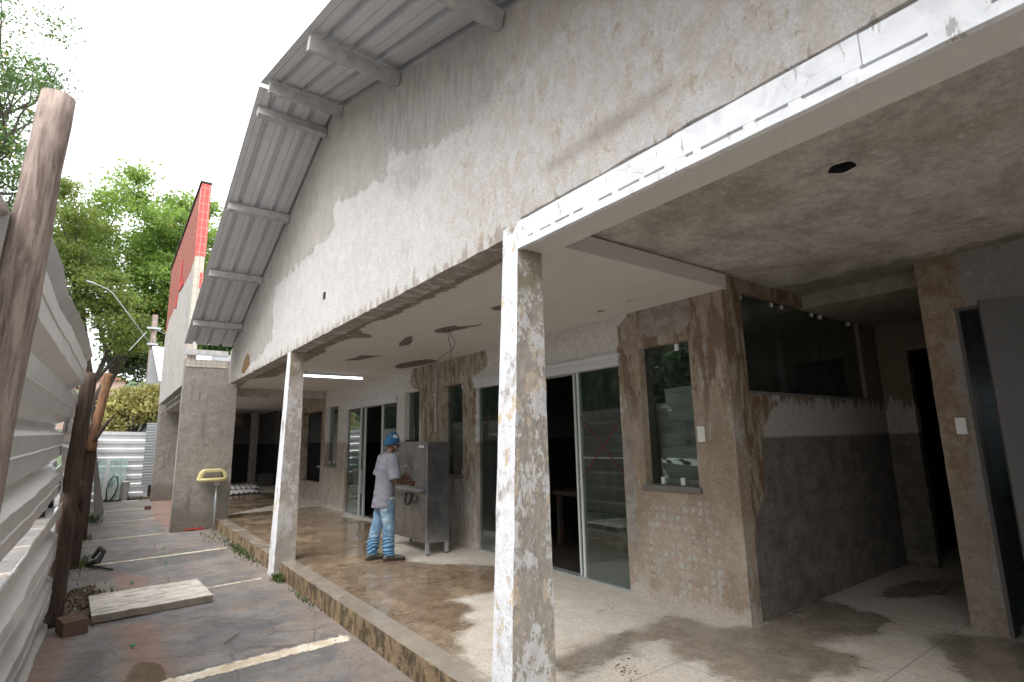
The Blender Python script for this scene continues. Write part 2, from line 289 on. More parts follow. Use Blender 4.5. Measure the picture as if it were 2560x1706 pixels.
def mk_paintline():
    m = Mt('worn_line_paint'); n = m.noise(16, 8, .72, dist=.5); c = m.mix(m.ramp(m.noise(5, 6, .7), .35, .7), (.50, .40, .28), (.78, .73, .63)); m.done(c, .8, n, .4, .004)
    tr = m.N.new('ShaderNodeBsdfTransparent'); mx = m.N.new('ShaderNodeMixShader'); e = m.math('ADD', m.attr('m1'), m.math('MULTIPLY', m.math('SUBTRACT', n, .56), .22))
    m.L(m.ramp(e, -.006, .006), mx.inputs[0]); m.L(tr.outputs[0], mx.inputs[1]); m.L(m.b.outputs[0], mx.inputs[2]); m.L(mx.outputs[0], m.out.inputs[0]); return m.m

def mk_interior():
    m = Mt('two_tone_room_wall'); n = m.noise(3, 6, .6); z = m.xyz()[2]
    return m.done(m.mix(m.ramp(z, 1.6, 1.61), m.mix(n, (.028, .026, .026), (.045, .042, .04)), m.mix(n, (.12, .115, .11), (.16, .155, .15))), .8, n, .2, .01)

def mk_beam():
    m = Mt('white_fascia_paint'); n = m.noise(6, 8, .7, dist=.6); v = m.noise(9, 6, .7, (1, 2.6, .5), .5); f = m.noise(40, 5, .7)
    c = m.mix(m.ramp(n, .3, .6), (.70, .71, .73), (.86, .87, .89)); c = m.mix(m.ramp(v, .615, .64), c, (.42, .41, .41))
    cr = m.voro(3.2, feature='DISTANCE_TO_EDGE', vec=m.vec((1, 1, 1.6))); c = m.mix(m.math('MULTIPLY', m.ramp(m.math('ADD', cr, m.math('MULTIPLY', n, .16)), .072, .080, 1, 0), .35), c, (.35, .35, .35))
    return m.done(c, .7, m.math('ADD', n, f), .5, .006)

MA = dict(
    darkfloor=simple('shade_dark_room_floor', (.055, .042, .033), .45, vary=.4, sc=4),
    gable=mk_gable(), stucco=mk_stucco(), tallwall=mk_stucco('tall_wall_stucco', (.50, .47, .44), (.62, .60, .58), True), col_o=mk_column(1), col_i=mk_column(0), wall=mk_doorwall(), recess=mk_recess(), pier=mk_rightwall(),
    ceil=mk_ceiling(False), slab=mk_ceiling(True), floor=mk_floor(), asphalt=mk_asphalt(), kerb=mk_kerb(), roof=mk_metal('galvanised_roof_sheet', True, (.60, .61, .63), .5, .25),
    fence=mk_metal('galvanised_fence_sheet', True, (.80, .80, .80), .34, .6), steel=mk_steel(), galv=mk_metal('galvanised_pipe', True, (.5, .54, .56), .4, .6),
    post=mk_wood('weathered_post_wood', (.03, .018, .013), (.085, .052, .036)), post2=mk_wood('orange_lit_post_twig_wood', (.10, .05, .027), (.26, .13, .065)), postg=mk_wood('grey_weathered_wood', (.12, .085, .068), (.38, .30, .255)),
    purlin=simple('limewashed_timber', (.40, .39, .375), .9, vary=.55, sc=9, bump=.8), white=simple('white_frame_paint', (.60, .62, .62), .45, vary=.08), beam=mk_beam(), whiteb=simple('white_plastic', (.75, .75, .73), .35, vary=.04),
    glass=mk_glass('door_glass'), glassd=mk_glass('dusty_green_glass', (.30, .36, .33), .10), glassl=mk_glass('loose_pale_glass', (.75, .88, .85), .35), room=mk_interior(), dark=simple('dark_void', (.02, .019, .018), .9),
    redtile=mk_tiles('glazed_red_tile', (.72, .05, .035), (.62, .04, .03), (.55, .33, .28), .1, .2, (R_(90), 0, 0), .3, (.02, 0, .03)), paletile=mk_tiles('bare_tile_bed', (.55, .50, .42), (.48, .43, .36), (.30, .24, .18), .1, .2), 
    bluetile=mk_tiles('pale_blue_wall_tile', (.22, .29, .32), (.19, .26, .30), (.10, .12, .13), .2, .2, (0, R_(90), 0), .8), line=mk_paintline(), red=simple('red_spray_tape', (.16, .018, .018), .6), redc=simple('red_paint', (.5, .05, .04), .6),
    granite=simple('speckled_granite', (.16, .155, .14), .5, vary=.6, sc=60), conc=None, brick=simple('old_dark_brick', (.13, .075, .055), .95, vary=.4, sc=14, bump=.8), bark=mk_wood('tree_bark', (.035, .028, .022), (.09, .075, .06), .3),
    black=simple('black_rubber', (.02, .02, .022), .5), yellow=simple('faded_yellow_plastic', (.60, .52, .25), .5, vary=.12), copper=simple('bare_wire', (.07, .035, .025), .5),
    leafA=mk_leaf('dark_fine_leaf', (.06, .13, .035), (.12, .22, .06)), leafB=mk_leaf('bright_leaf', (.10, .20, .04), (.29, .43, .10), .45), leafC=mk_leaf('fern_leaf', (.13, .20, .05), (.31, .40, .11), .42), leafY=mk_leaf('yellow_variegated_leaf', (.38, .38, .13), (.62, .58, .26), .3),
    leafD=mk_leaf('deep_green_leaf', (.02, .045, .014), (.05, .10, .03), .2, False), leafG=mk_leaf('weed_leaf', (.04, .075, .02), (.09, .14, .035)), tin=mk_metal('shed_tin', True, (.42, .44, .45), .5, .5), whitetin=simple('white_roof_sheet', (.82, .83, .85), .5, vary=.04), fibre=simple('fibre_cement_sheet', (.42, .41, .40), .9, vary=.25, sc=6),
    skin=simple('brown_skin', (.125, .062, .040), .5, vary=.12, sc=30), jeans=None, hat=None, beard=simple('white_beard', (.24, .23, .22), .9, vary=.3, sc=120, bump=.8), shoe=simple('grey_work_shoe', (.11, .095, .08), .75, vary=.5, sc=25), sole=simple('dark_sole', (.045, .03, .022), .8),
    housew=simple('distant_pink_wall', (.50, .36, .30), .9), housep=simple('distant_roof_tile', (.34, .17, .12), .9), carp=simple('car_blue_grey_paint', (.10, .13, .19), .25, vary=.05, **{'Coat Weight': .6}), hill=simple('hill_green', (.07, .10, .05), .95, vary=.4, sc=.3), doorleaf=simple('grey_painted_door_leaf', (.095, .092, .09), .7, vary=.12, sc=5), soil=simple('debris_soil', (.11, .07, .045), .95, vary=.5, sc=20, bump=.8), green=simple('green_litter', (.02, .25, .12), .5))
def mk_conc():
    m = Mt('bleached_concrete_slab'); n = m.noise(4, 9, .72, (1, 2.4, 1), .6); f = m.noise(45, 6, .75); c = m.mix(m.ramp(n, .36, .56), (.34, .30, .26), (.66, .62, .56)); c = m.mix(m.ramp(f, .58, .72), c, (.26, .21, .17))
    z = m.xyz()[2]; c = m.mix(m.ramp(z, -.125, -.115, .8, 0), c, (.16, .12, .09)); return m.done(c, .9, m.math('ADD', n, f), .8, .01)
MA['conc'] = mk_conc()
def mk_jeans():
    m = Mt('faded_denim'); z = m.xyz()[2]; n = m.noise(6, 7, .6, (1, 1, .8)); t = m.noise(90, 3, .5); wr = m.noise(9, 4, .6, (.5, .5, 2.2), .8); c = m.mix(m.ramp(n, .38, .62), (.13, .24, .36), (.34, .46, .55))
    c = m.mix(m.ramp(z, .12, .42, 1, 0), c, m.mix(n, (.065, .20, .38), (.17, .36, .54))); c = m.mix(m.math('MULTIPLY', m.ramp(z, .62, .8), m.ramp(n, .4, .55)), c, (.42, .46, .40)); c = m.mix(m.ramp(wr, .4, .65, .35, 0), c, (.05, .13, .25))
    return m.done(c, .9, m.math('ADD', wr, m.math('MULTIPLY', t, .15)), .8, .02)
MA['jeans'] = mk_jeans()
def mk_shirt():
    m = Mt('grey_marl_cotton'); n = m.noise(150, 3, .6); wr = m.noise(7, 4, .6, (.9, .9, .7), .9); c = m.mix(n, (.15, .15, .18), (.225, .225, .255)); c = m.mix(m.ramp(m.attr('m1'), .4, .6), c, (.06, .07, .20)); c = m.mix(m.ramp(m.attr('m2'), .4, .6), c, (.45, .05, .07))
    return m.done(c, .95, wr, .7, .025)
MA['shirt'] = mk_shirt()
def mk_hat():
    m = Mt('blue_beanie_print'); c = m.mix(m.noise(20, 4, .6), (.008, .06, .15), (.012, .10, .21)); c = m.mix(m.ramp(m.attr('m1'), .4, .6), c, (.75, .78, .8)); return m.done(c, .85, m.noise(40, 4), .4, .006)
MA['hat'] = mk_hat()
em = Mt('lit_tube'); em.done((.9, .93, 1), .4, **{'Emission Color': (.85, .93, 1), 'Emission Strength': 2.6}); MA['tube'] = em.m

# ------------------------------------------------------------------ mesh helpers
def sdpoly(U, V, poly):
    P = np.array(poly, float); n = len(P); d = np.full(U.shape, 1e9); ins = np.zeros(U.shape, bool)
    for i in range(n):
        a = P[i]; b = P[(i + 1) % n]; e = b - a; wx = U - a[0]; wy = V - a[1]
        t = np.clip((wx * e[0] + wy * e[1]) / max(e @ e, 1e-9), 0, 1); d = np.minimum(d, np.hypot(wx - e[0] * t, wy - e[1] * t))
        c = ((a[1] > V) != (b[1] > V)) & (U < (b[0] - a[0]) * (V - a[1]) / (b[1] - a[1] + 1e-12) + a[0]); ins ^= c
    return np.where(ins, d, -d)
def sdmulti(U, V, polys):
    r = np.full(U.shape, -9.)
    for p in polys: r = np.maximum(r, sdpoly(U, V, p))
    return r
def blob(cx, cy, rx, ry, n=10, a=0, j=.25, seed=0):
    r = random.Random(seed); out = []
    for i in range(n):
        t = 2 * math.pi * i / n; k = 1 + r.uniform(-j, j); x = rx * k * math.cos(t); y = ry * k * math.sin(t); out.append((cx + x * math.cos(a) - y * math.sin(a), cy + x * math.sin(a) + y * math.cos(a)))
    return out
def tag(o, label=None, cat=None, group=None, kind=None):
    if label: o['label'] = label
    if cat: o['category'] = cat
    if group: o['group'] = group
    if kind: o['kind'] = kind
    return o
def thing(name, loc, label, cat, group=None):
    o = bpy.data.objects.new(name, None); scn.collection.objects.link(o); o.location = loc; o.empty_display_size = .2
    return tag(o, label, cat, group)
def wloc(o):
    v = Vector((0, 0, 0))
    while o is not None: v += Vector(o.location); o = o.parent
    return v
class MB:
    def __init__(s): s.v = []; s.f = []; s.mi = []; s.cur = 0
    def box(s, x0, x1, y0, y1, z0, z1, R=None, c=None):
        i = len(s.v); P = [(x, y, z) for z in (z0, z1) for y in (y0, y1) for x in (x0, x1)]
        if R is not None: P = [tuple(R @ Vector(p) + (Vector(c) if c else Vector((0, 0, 0)))) for p in P]
        s.v += P
        for f in ((0, 2, 3, 1), (4, 5, 7, 6), (0, 1, 5, 4), (2, 6, 7, 3), (0, 4, 6, 2), (1, 3, 7, 5)): s.f.append([i + k for k in f]); s.mi.append(s.cur)
        return s
    def tube(s, pts, rad, n=8, cap=True, jit=0):
        pts = [Vector(p) for p in pts]; rad = [rad] * len(pts) if not hasattr(rad, '__len__') else rad; i0 = len(s.v); up = Vector((0, 0, 1)); px = None
        for k, p in enumerate(pts):
            d = (pts[min(k + 1, len(pts) - 1)] - pts[max(k - 1, 0)]).normalized()
            x = (px - d * px.dot(d)).normalized() if px is not None and (px - d * px.dot(d)).length > 1e-4 else d.cross(up if abs(d.z) < .9 else Vector((1, 0, 0))).normalized()
            px = x; y = d.cross(x)
            for j in range(n):
                a = 2 * math.pi * j / n; r = rad[k] * (1 + (random.uniform(-jit, jit) if jit else 0)); s.v.append(tuple(p + x * math.cos(a) * r + y * math.sin(a) * r))
        for k in range(len(pts) - 1):
            for j in range(n):
                a = i0 + k * n + j; b = i0 + k * n + (j + 1) % n; s.f.append([a, b, b + n, a + n]); s.mi.append(s.cur)
        if cap:
            s.f.append([i0 + j for j in range(n)][::-1]); s.mi.append(s.cur); s.f.append([i0 + (len(pts) - 1) * n + j for j in range(n)]); s.mi.append(s.cur)
        return s
    def loft(s, rings, cap=True):
        n = len(rings[0]); i0 = len(s.v)
        for r in rings: s.v += [tuple(p) for p in r]
        for k in range(len(rings) - 1):
            for j in range(n):
                a = i0 + k * n + j; b = i0 + k * n + (j + 1) % n; s.f.append([a, b, b + n, a + n]); s.mi.append(s.cur)
        if cap:
            s.f.append([i0 + j for j in range(n)][::-1]); s.mi.append(s.cur); s.f.append([i0 + (len(rings) - 1) * n + j for j in range(n)]); s.mi.append(s.cur)
        return s
    def ell(s, c, r, n=14, m=9, R=None):
        rings = []
        for k in range(m + 1):
            t = math.pi * (k + .02) / (m + .04); ring = []
            for j in range(n):
                a = 2 * math.pi * j / n; p = Vector((r[0] * math.sin(t) * math.cos(a), r[1] * math.sin(t) * math.sin(a), -r[2] * math.cos(t)))
                if R is not None: p = R @ p
                ring.append(p + Vector(c))
            rings.append(ring)
        return s.loft(rings)
    def poly(s, pts): i = len(s.v); s.v += [tuple(p) for p in pts]; s.f.append(list(range(i, i + len(pts)))); s.mi.append(s.cur); return s
    def prism(s, pts, vec):
        n = len(pts); i = len(s.v); v = Vector(vec); s.v += [tuple(p) for p in pts] + [tuple(Vector(p) + v) for p in pts]
        s.f.append(list(range(i, i + n))[::-1]); s.f.append(list(range(i + n, i + 2 * n))); s.mi += [s.cur] * 2
        for j in range(n): s.f.append([i + j, i + (j + 1) % n, i + n + (j + 1) % n, i + n + j]); s.mi.append(s.cur)
        return s
    def wall(s, axis, p0, p1, ur, vr, openings=(), step=.12, both=True):
        """slab of a wall: plane coordinate p0 (front) .. p1 (back); u is the horizontal axis, v is z; openings (u0,u1,v0,v1)"""
        def cuts(lo, hi, extra):
            c = sorted({lo, hi, *[e for e in extra if lo < e < hi]}); out = []
            for a, b in zip(c, c[1:]):
                n = max(1, int(round((b - a) / step))); out += [a + (b - a) * k / n for k in range(n)]
            return out + [hi]
        us = cuts(*ur, [o[k] for o in openings for k in (0, 1)]); vs = cuts(*vr, [o[k] for o in openings for k in (2, 3)])
        P = (lambda p, u, v: (p, u, v)) if axis == 'x' else ((lambda p, u, v: (u, p, v)) if axis == 'y' else (lambda p, u, v: (u, v, p)))
        i0 = len(s.v); nu, nv = len(us), len(vs)
        for p in (p0, p1):
            for v in vs:
                for u in us: s.v.append(P(p, u, v))
        idx = lambda k, a, b: i0 + k * nu * nv + b * nu + a
        solid = np.ones((nu - 1, nv - 1), bool)
        for a in range(nu - 1):
            for b in range(nv - 1):
                cu = (us[a] + us[a + 1]) / 2; cv = (vs[b] + vs[b + 1]) / 2
                if any(o[0] < cu < o[1] and o[2] < cv < o[3] for o in openings): solid[a, b] = False
        for a in range(nu - 1):
            for b in range(nv - 1):
                if not solid[a, b]: continue
                s.f.append([idx(0, a, b), idx(0, a + 1, b), idx(0, a + 1, b + 1), idx(0, a, b + 1)]); s.mi.append(s.cur)
                s.f.append([idx(1, a, b), idx(1, a, b + 1), idx(1, a + 1, b + 1), idx(1, a + 1, b)]); s.mi.append(s.cur)
                for (da, db, q) in ((-1, 0, (0, 0, 0, 1)), (1, 0, (1, 0, 1, 1)), (0, -1, (0, 0, 1, 0)), (0, 1, (0, 1, 1, 1))):
                    na, nb = a + da, b + db
                    if na < 0 or nb < 0 or na >= nu - 1 or nb >= nv - 1 or not solid[na, nb]:
                        s.f.append([idx(0, a + q[0], b + q[1]), idx(0, a + q[2], b + q[3]), idx(1, a + q[2], b + q[3]), idx(1, a + q[0], b + q[1])]); s.mi.append(s.cur)
        return s
    def build(s, name, mat, parent=None, smooth=False, attrs=None, bevel=0, jit=0, js=6, recalc=True, top=None):
        me = bpy.data.meshes.new(name); V = np.array(s.v, float)
        if jit:
            for k in range(len(V)):
                p = Vector(V[k]); nv = mnoise.noise_vector(p * js) + .5 * mnoise.noise_vector(p * js * 2.7); V[k] += np.array(nv) * jit
        off = np.array(wloc(parent)) if parent is not None else np.zeros(3)
        me.from_pydata([tuple(p) for p in (V - off)], [], s.f)
        mats = mat if isinstance(mat, (list, tuple)) else [mat]
        for q in mats: me.materials.append(q)
        if len(mats) > 1: me.polygons.foreach_set('material_index', s.mi)
        if attrs:
            for k, fn in attrs.items():
                a = me.attributes.new(k, 'FLOAT', 'POINT'); a.data.foreach_set('value', np.asarray(fn(V[:, 0], V[:, 1], V[:, 2]), np.float32))
        if recalc:
            b = bmesh.new(); b.from_mesh(me); bmesh.ops.recalc_face_normals(b, faces=b.faces); b.to_mesh(me); b.free()
        if smooth: me.polygons.foreach_set('use_smooth', [True] * len(me.polygons))
        o = bpy.data.objects.new(name, me); scn.collection.objects.link(o)
        if parent is not None: o.parent = parent
        if bevel:
            bv = o.modifiers.new('bevel', 'BEVEL'); bv.width = bevel; bv.segments = 2; bv.limit_method = 'ANGLE'
        return o
def remeshed(mb, name, mat, parent, voxel, attrs=None, sub=False, wrinkle=None, sm=3):
    o = mb.build(name, mat, None, True)
    r = o.modifiers.new('r', 'REMESH'); r.mode = 'VOXEL'; r.voxel_size = voxel; r.use_smooth_shade = True
    s_ = o.modifiers.new('s', 'SMOOTH'); s_.iterations = sm; s_.factor = .5
    dg = bpy.context.evaluated_depsgraph_get(); me = bpy.data.meshes.new_from_object(o.evaluated_get(dg)); bpy.data.objects.remove(o)
    n = len(me.vertices); V = np.zeros(n * 3); me.vertices.foreach_get('co', V); V = V.reshape(-1, 3)
    if wrinkle is not None:
        Nn = np.zeros(n * 3); me.vertices.foreach_get('normal', Nn); Nn = Nn.reshape(-1, 3)
        d = np.array([wrinkle(Vector(p)) for p in V]); V = V + Nn * d[:, None]; me.vertices.foreach_set('co', V.ravel())
    if attrs:
        for k, fn in attrs.items():
            a = me.attributes.new(k, 'FLOAT', 'POINT'); a.data.foreach_set('value', np.asarray(fn(V[:, 0], V[:, 1], V[:, 2]), np.float32))
    me.materials.clear(); me.materials.append(mat); me.polygons.foreach_set('use_smooth', [True] * len(me.polygons)); me.name = name
    o2 = bpy.data.objects.new(name, me); scn.collection.objects.link(o2); o2.parent = parent; return o2
def copy_tree(o, parent=None):
    c = o.copy(); scn.collection.objects.link(c)
    if parent is not None: c.parent = parent
    for ch in list(o.children): copy_tree(ch, c)
    return c

G = -.2
# ------------------------------------------------------------------ ground
def axis_pts(segs):
    out = []
    for a, b, st in segs:
        n = max(1, int(round((b - a) / st))); out += [a + (b - a) * k / n for k in range(n)]
    return out + [segs[-1][1]]
gx = axis_pts([(-150, -10, 20), (-10, -1.5, .6), (-1.5, 2.4, .07), (2.4, 12, 1.2), (12, 150, 20)])
gy = axis_pts([(-60, -3, 6), (-3, 3, .3), (3, 24, .1), (24, 40, 2), (40, 260, 20)])
mb = MB(); nx = len(gx)
for y in gy:
    for x in gx: mb.v.append((x, y, G + (0.012 * mnoise.noise(Vector((x * .8, y * .6, 0))) if -1 < x < 2.0 and 3 < y < 23 else 0)))
for j in range(len(gy) - 1):
    for i in range(nx - 1): mb.f.append([j * nx + i, j * nx + i + 1, (j + 1) * nx + i + 1, (j + 1) * nx + i]); mb.mi.append(0)
mudp = [[(.15, 7.16), (.545, 7.17), (.566, 6.2), (.61, 5.2), (.6, 3), (.2, 3), (.22, 5.5), (.28, 6.2)], [(-.35, 7.4), (-.15, 7.0), (-.2, 5.9), (-.2, 3), (-.5, 3)], [(.19, 10.2), (.58, 9.5), (.53, 8.7), (.23, 8.9)], [(-.3, 9.3), (-.06, 8.9), (-.05, 8.2), (-.4, 8.2)], [(1.3, 22), (2.0, 22), (2.0, 14), (1.2, 14), (1.05, 17)]]
pudp = [[(.34, 5.97), (.53, 5.75), (.56, 5.2), (.5, 4.6), (.27, 4.6), (.26, 5.5)]]
blkp = [[(.6, 12.1), (1.6, 11.4), (1.9, 10.6), (.9, 10.2), (.1, 9.8), (-.2, 10.6)], [(.9, 6.9), (1.6, 6.3), (1.3, 5.5), (.7, 5.9)], [(0, 6.8), (.15, 6.4), (.2, 5.2), (-.1, 5.2)]]
mb.build('ground', MA['asphalt'], None, False, dict(m1=lambda x, y, z: sdmulti(x, y, mudp), m2=lambda x, y, z: sdmulti(x, y, pudp), m3=lambda x, y, z: sdmulti(x, y, blkp)), recalc=False)['kind'] = 'structure'
# parking bay lines, lying on the asphalt
for k, (ya, xa, xb, dy, wd) in enumerate([(5.24, .45, 1.98, .11, .21), (8.2, .9, 1.86, .12, .09), (11.0, -.1, 1.87, .14, .13), (13.75, -.27, 1.07, .1, .12), (16.72, .0, 1.13, .12, .12), (19.5, .0, 1.18, .14, .14), (2.4, .2, 1.9, .1, .2),
                                          (5.4, -4.5, -1.0, .2, .14), (8.2, -4.5, -1.0, .2, .14), (11, -4.5, -1.0, .2, .14), (13.8, -4.5, -1.0, .2, .14), (16.6, -4.5, -1.0, .2, .14), (19.4, -4.5, -1.0, .2, .14)]):
    mb = MB(); n = int((xb - xa) / .05); mm = 8
    for i in range(n + 1):
        for j in range(mm + 1):
            x = xa + (xb - xa) * i / n; yy = ya + dy * (i / n) + wd * (j / mm - .5); mb.v.append((x, yy, G + .004 + (0.012 * mnoise.noise(Vector((x * .8, yy * .6, 0))) if -1 < x < 2.0 and 3 < yy < 23 else 0)))
    for i in range(n):
        for j in range(mm): a = i * (mm + 1) + j; mb.f.append([a, a + mm + 1, a + mm + 2, a + 1]); mb.mi.append(0)
    def edge(x, y, z, ya=ya, xa=xa, xb=xb, dy=dy, wd=wd): v = np.abs(y - ya - dy * (x - xa) / (xb - xa)); return np.minimum(wd / 2 - v, np.minimum(x - xa, xb - x)) * .9
    mb.build('parking_line', MA['line'], None, attrs=dict(m1=edge), recalc=False)['kind'] = 'structure'

# ------------------------------------------------------------------ the school building under repair
B = thing('school_building', (3.2, 7, 0), 'stripped grey school building with gable wall, veranda and flaking paint', 'building')
# gable wall
def ridge(y): return 5.97 - .335 * np.abs(y - 6.65)
mb = MB(); ys = axis_pts([(-2.5, 2.62, .1), (2.62, 2.64, .02), (2.64, 13.5, .1)]); nr = 34
for X in (2.03, 2.23):
    for y in ys:
        zb = 3.02 if y < 2.63 else 2.93
        zb += .012 * mnoise.noise(Vector((0, y * 5, 1))) + .008 * mnoise.noise(Vector((0, y * 17, 4)))
        zt = float(ridge(y)) - .01
        for k in range(nr + 1): mb.v.append((X, y, zb + (zt - zb) * (k / nr)))
ny = len(ys)
for s_ in range(2):
    for j in range(ny - 1):
        for k in range(nr): a = s_ * ny * (nr + 1) + j * (nr + 1) + k; mb.f.append([a, a + 1, a + nr + 2, a + nr + 1]); mb.mi.append(0)
o_ = ny * (nr + 1)
for j in range(ny - 1):
    a = j * (nr + 1); b = a + nr + 1; mb.f.append([a, b, b + o_, a + o_]); mb.f.append([a + nr, b + nr, b + nr + o_, a + nr + o_]); mb.mi += [0, 0]
for k in range(nr):
    for a in (k, (ny - 1) * (nr + 1) + k): mb.f.append([a, a + 1, a + 1 + o_, a + o_]); mb.mi.append(0)
Pw = [(13.6, 2.8), (10.33, 3.2), (9.5, 3.31), (9.48, 4.22), (6.5, 4.24), (6.55, 4.57), (4.83, 4.25), (4.85, 4.57), (3.85, 4.09), (3.2, 4.04), (2.87, 4.07), (2.6, 3.97), (1.9, 4.2), (1, 4.2), (-3, 4), (-3, 2.7), (13.6, 2.7)]
at = dict(m1=lambda x, y, z: sdpoly(y, z, Pw), m2=lambda x, y, z: sdpoly(y, z, [(3.4, 2.5), (3.7, 3.6), (2.9, 4.3), (2.3, 5), (-3, 5), (-3, 2.5)]),
          m3=lambda x, y, z: sdmulti(y, z, [[(5.6, 5.45), (4.4, 5.3), (3.6, 4.9), (2.9, 4.7), (2.6, 4.3), (3.1, 4.0), (3.6, 4.2), (4.6, 4.4), (5.2, 4.9)], [(4.7, 4.2), (4.5, 3.9), (3.9, 3.8), (4.1, 4.3)]]),
          m4=lambda x, y, z: sdpoly(y, z, [(2.40, 3.22), (2.36, 3.28), (2.1, 3.285), (1.76, 3.31), (1.42, 3.29), (1.38, 3.26), (1.55, 3.21), (1.81, 3.205), (2.2, 3.2)]),
          m5=lambda x, y, z: sdpoly(y, z, [(12.05, 3.03), (11.9, 3.2), (11.55, 3.38), (11.3, 3.3), (11.2, 3.1), (11.7, 2.98)]))
mb.build('gable_wall', MA['gable'], B, attrs=at)
MB().box(2.022, 2.036, 6.68, 6.76, 3.39, 3.48).build('vent_hole_shade', MA['dark'], B)  # dark block on the wall, standing in for the shade inside a hole
# beam and white fascia with its broken slot
MB().box(2.052, 2.27, -4, 2.655, 2.82, 3.012).build('beam', MA['ceil'], B, attrs=dict(m1=lambda x, y, z: x * 0 - 1, m2=lambda x, y, z: x * 0 - 1))
mb = MB(); y = -4
mb.wall('x', 2.026, 2.050, (-4, .62), (2.876, 3.0), (), .1)
mb.wall('x', 2.022, 2.0495, (.623, 1.42), (2.875, 3.001), (), .1)
mb.wall('x', 2.026, 2.0505, (1.423, 2.655), (2.876, 2.999), (), .1)
mb.wall('x', 2.02, 2.053, (-4, 2.655), (2.813, 2.858), (), .1)
for yy, ww in ((-1.2, .8), (-.05, .1), (.35, .16), (.66, .06), (.86, .05), (1.05, .05), (1.30, .04), (1.42, .12), (1.62, .03), (1.80, .04), (1.98, .12), (2.14, .03), (2.3, .03), (2.46, .05), (2.6, .1)): mb.box(2.0235, 2.052, yy - ww / 2, yy + ww / 2, 2.854, 2.88)
mb.build('fascia_board', MA['beam'], B, jit=.0015, js=9)
MB().box(2.0508, 2.0518, -4, 2.65, 2.85, 2.885).build('slot_shade_strip', MA['dark'], B)  # dark strip behind the slots, put there to read as their shade
# columns
def column(y0, d0, d1, xb, side_w=0):
    mb = MB(); n = 30; rings = []; per = 8
    zt = 2.935 if y0 > 5 else 2.995
    c4 = []
    for k in range(n + 1):
        t = k / n; z = G - .05 + (zt - G + .05) * t; xo = xb + (2.03 - xb) * t; xi = 2.235 - .015 * t; dep = d1 + (d0 - d1) * t
        c4.append([(xo, y0), (xi, y0), (xi, y0 + dep), (xo, y0 + dep)])
    mb.cur = 0
    for s_ in range(4):
        i0 = len(mb.v)
        for k in range(n + 1):
            a = c4[k][s_]; b = c4[k][(s_ + 1) % 4]; z = G - .05 + (zt - G + .05) * k / n
            for j in range(per + 1): mb.v.append((a[0] + (b[0] - a[0]) * j / per, a[1] + (b[1] - a[1]) * j / per, z))
        for k in range(n):
            for j in range(per): q = i0 + k * (per + 1) + j; mb.f.append([q, q + 1, q + per + 2, q + per + 1]); mb.mi.append(1 if s_ == 3 else 0)
    mb.build('column', [MA['col_i'], MA['col_o']], B, jit=.004, js=14)
column(2.65, .17, .2, 1.89); column(8.2, .2, .33, 1.95)
# roof sheets with trapezoid ribs running down the slope, and battens under them
def roofsheet(side):
    mb = MB(); prof = []; x = 1.10
    while x < 10.2:
        for dx, dz in ((0, .012), (.068, .012), (.072, .022), (.076, .012), (.148, .012), (.17, .068), (.205, .068), (.227, .012)): prof.append((x + dx, dz))
        x += .25
    ylist = [6.62, 6.0, 3.4, .0, -2.9] if side < 0 else [6.66, 8, 10, 12, 13.3]
    off = .028 if side < 0 else .0
    for y in ylist:
        for px, pz in prof: mb.v.append((px, y, float(ridge(y)) + pz + off))
    n = len(prof)
    for j in range(len(ylist) - 1):
        for i in range(n - 1): a = j * n + i; mb.f.append([a, a + 1, a + n + 1, a + n]); mb.mi.append(0)
    o = mb.build('roof_sheet', MA['roof'], B); so_ = o.modifiers.new('t', 'SOLIDIFY'); so_.thickness = .0015
roofsheet(-1); roofsheet(1)
mb = MB(); mb.poly([(1.24, 6.45, 5.985), (10.2, 6.45, 5.985), (10.2, 6.65, 6.075), (1.24, 6.65, 6.075)]); mb.poly([(1.24, 6.65, 6.075), (10.2, 6.65, 6.075), (10.2, 6.85, 5.985), (1.24, 6.85, 5.985)]); mb.build('ridge_cap', MA['roof'], B)
for y in (-.9, .95, 2.775, 4.548, 6.30, 6.956, 8.785, 10.55, 12.286):
    z = float(ridge(y)) + .008; a = math.atan(.335) * (1 if y < 6.65 else -1); Rm = Matrix.Rotation(a, 3, 'X')
    o = MB().wall('x', 1.15 + random.uniform(-.015, .015), 2.02, (0, .085), (-.125, 0), (), .04).build('batten', MA['purlin'], B)
    me = o.data; oc = np.array(wloc(B))
    for v in me.vertices:
        p = np.array(v.co) + oc; q = Rm @ Vector((0, p[1] - .04, p[2])); v.co = Vector((p[0] - oc[0], y + q.y - oc[1], z - .02 + q.z - oc[2]))
MB().wall('x', 1.16, 2.02, (13.74, 13.81), (3.585, 3.715), (), .06).build('batten', MA['purlin'], B, jit=.003)

# veranda ceiling and slabs
strip = [(1.9, 2.6), (2.32, 2.6), (2.36, 5.2), (2.36, 5.47), (2.27, 5.78), (2.30, 6.2), (2.42, 6.4), (2.68, 6.66), (2.38, 6.9), (2.39, 7.65), (2.5, 8.3), (2.6, 11.7), (2.27, 12.2), (2.35, 14.4), (1.9, 14.4)]
patch = [blob(3.25, 5.65, .13, .30, 12, .3, .35, 1), blob(3.15, 6.7, .07, .42, 12, -.3, .25, 2), blob(3.16, 8.4, .14, .42, 12, .2, .4, 3), blob(4.25, 8.7, .22, .75, 12, .1, .25, 4), blob(3.17, 4.42, .1, .13, 9, 0, .3, 5), blob(3.35, 5.45, .06, .25, 9, .3, .3, 6), blob(4.1, 3.5, .05, .13, 8, 0, .3, 7), blob(4.15, 4.0, .04, .08, 8, 0, .3, 8), blob(2.9, 10.9, .1, .5, 8, 0, .3, 9), blob(3.03, 4.0, .03, .1, 8, 0, .3, 9)]
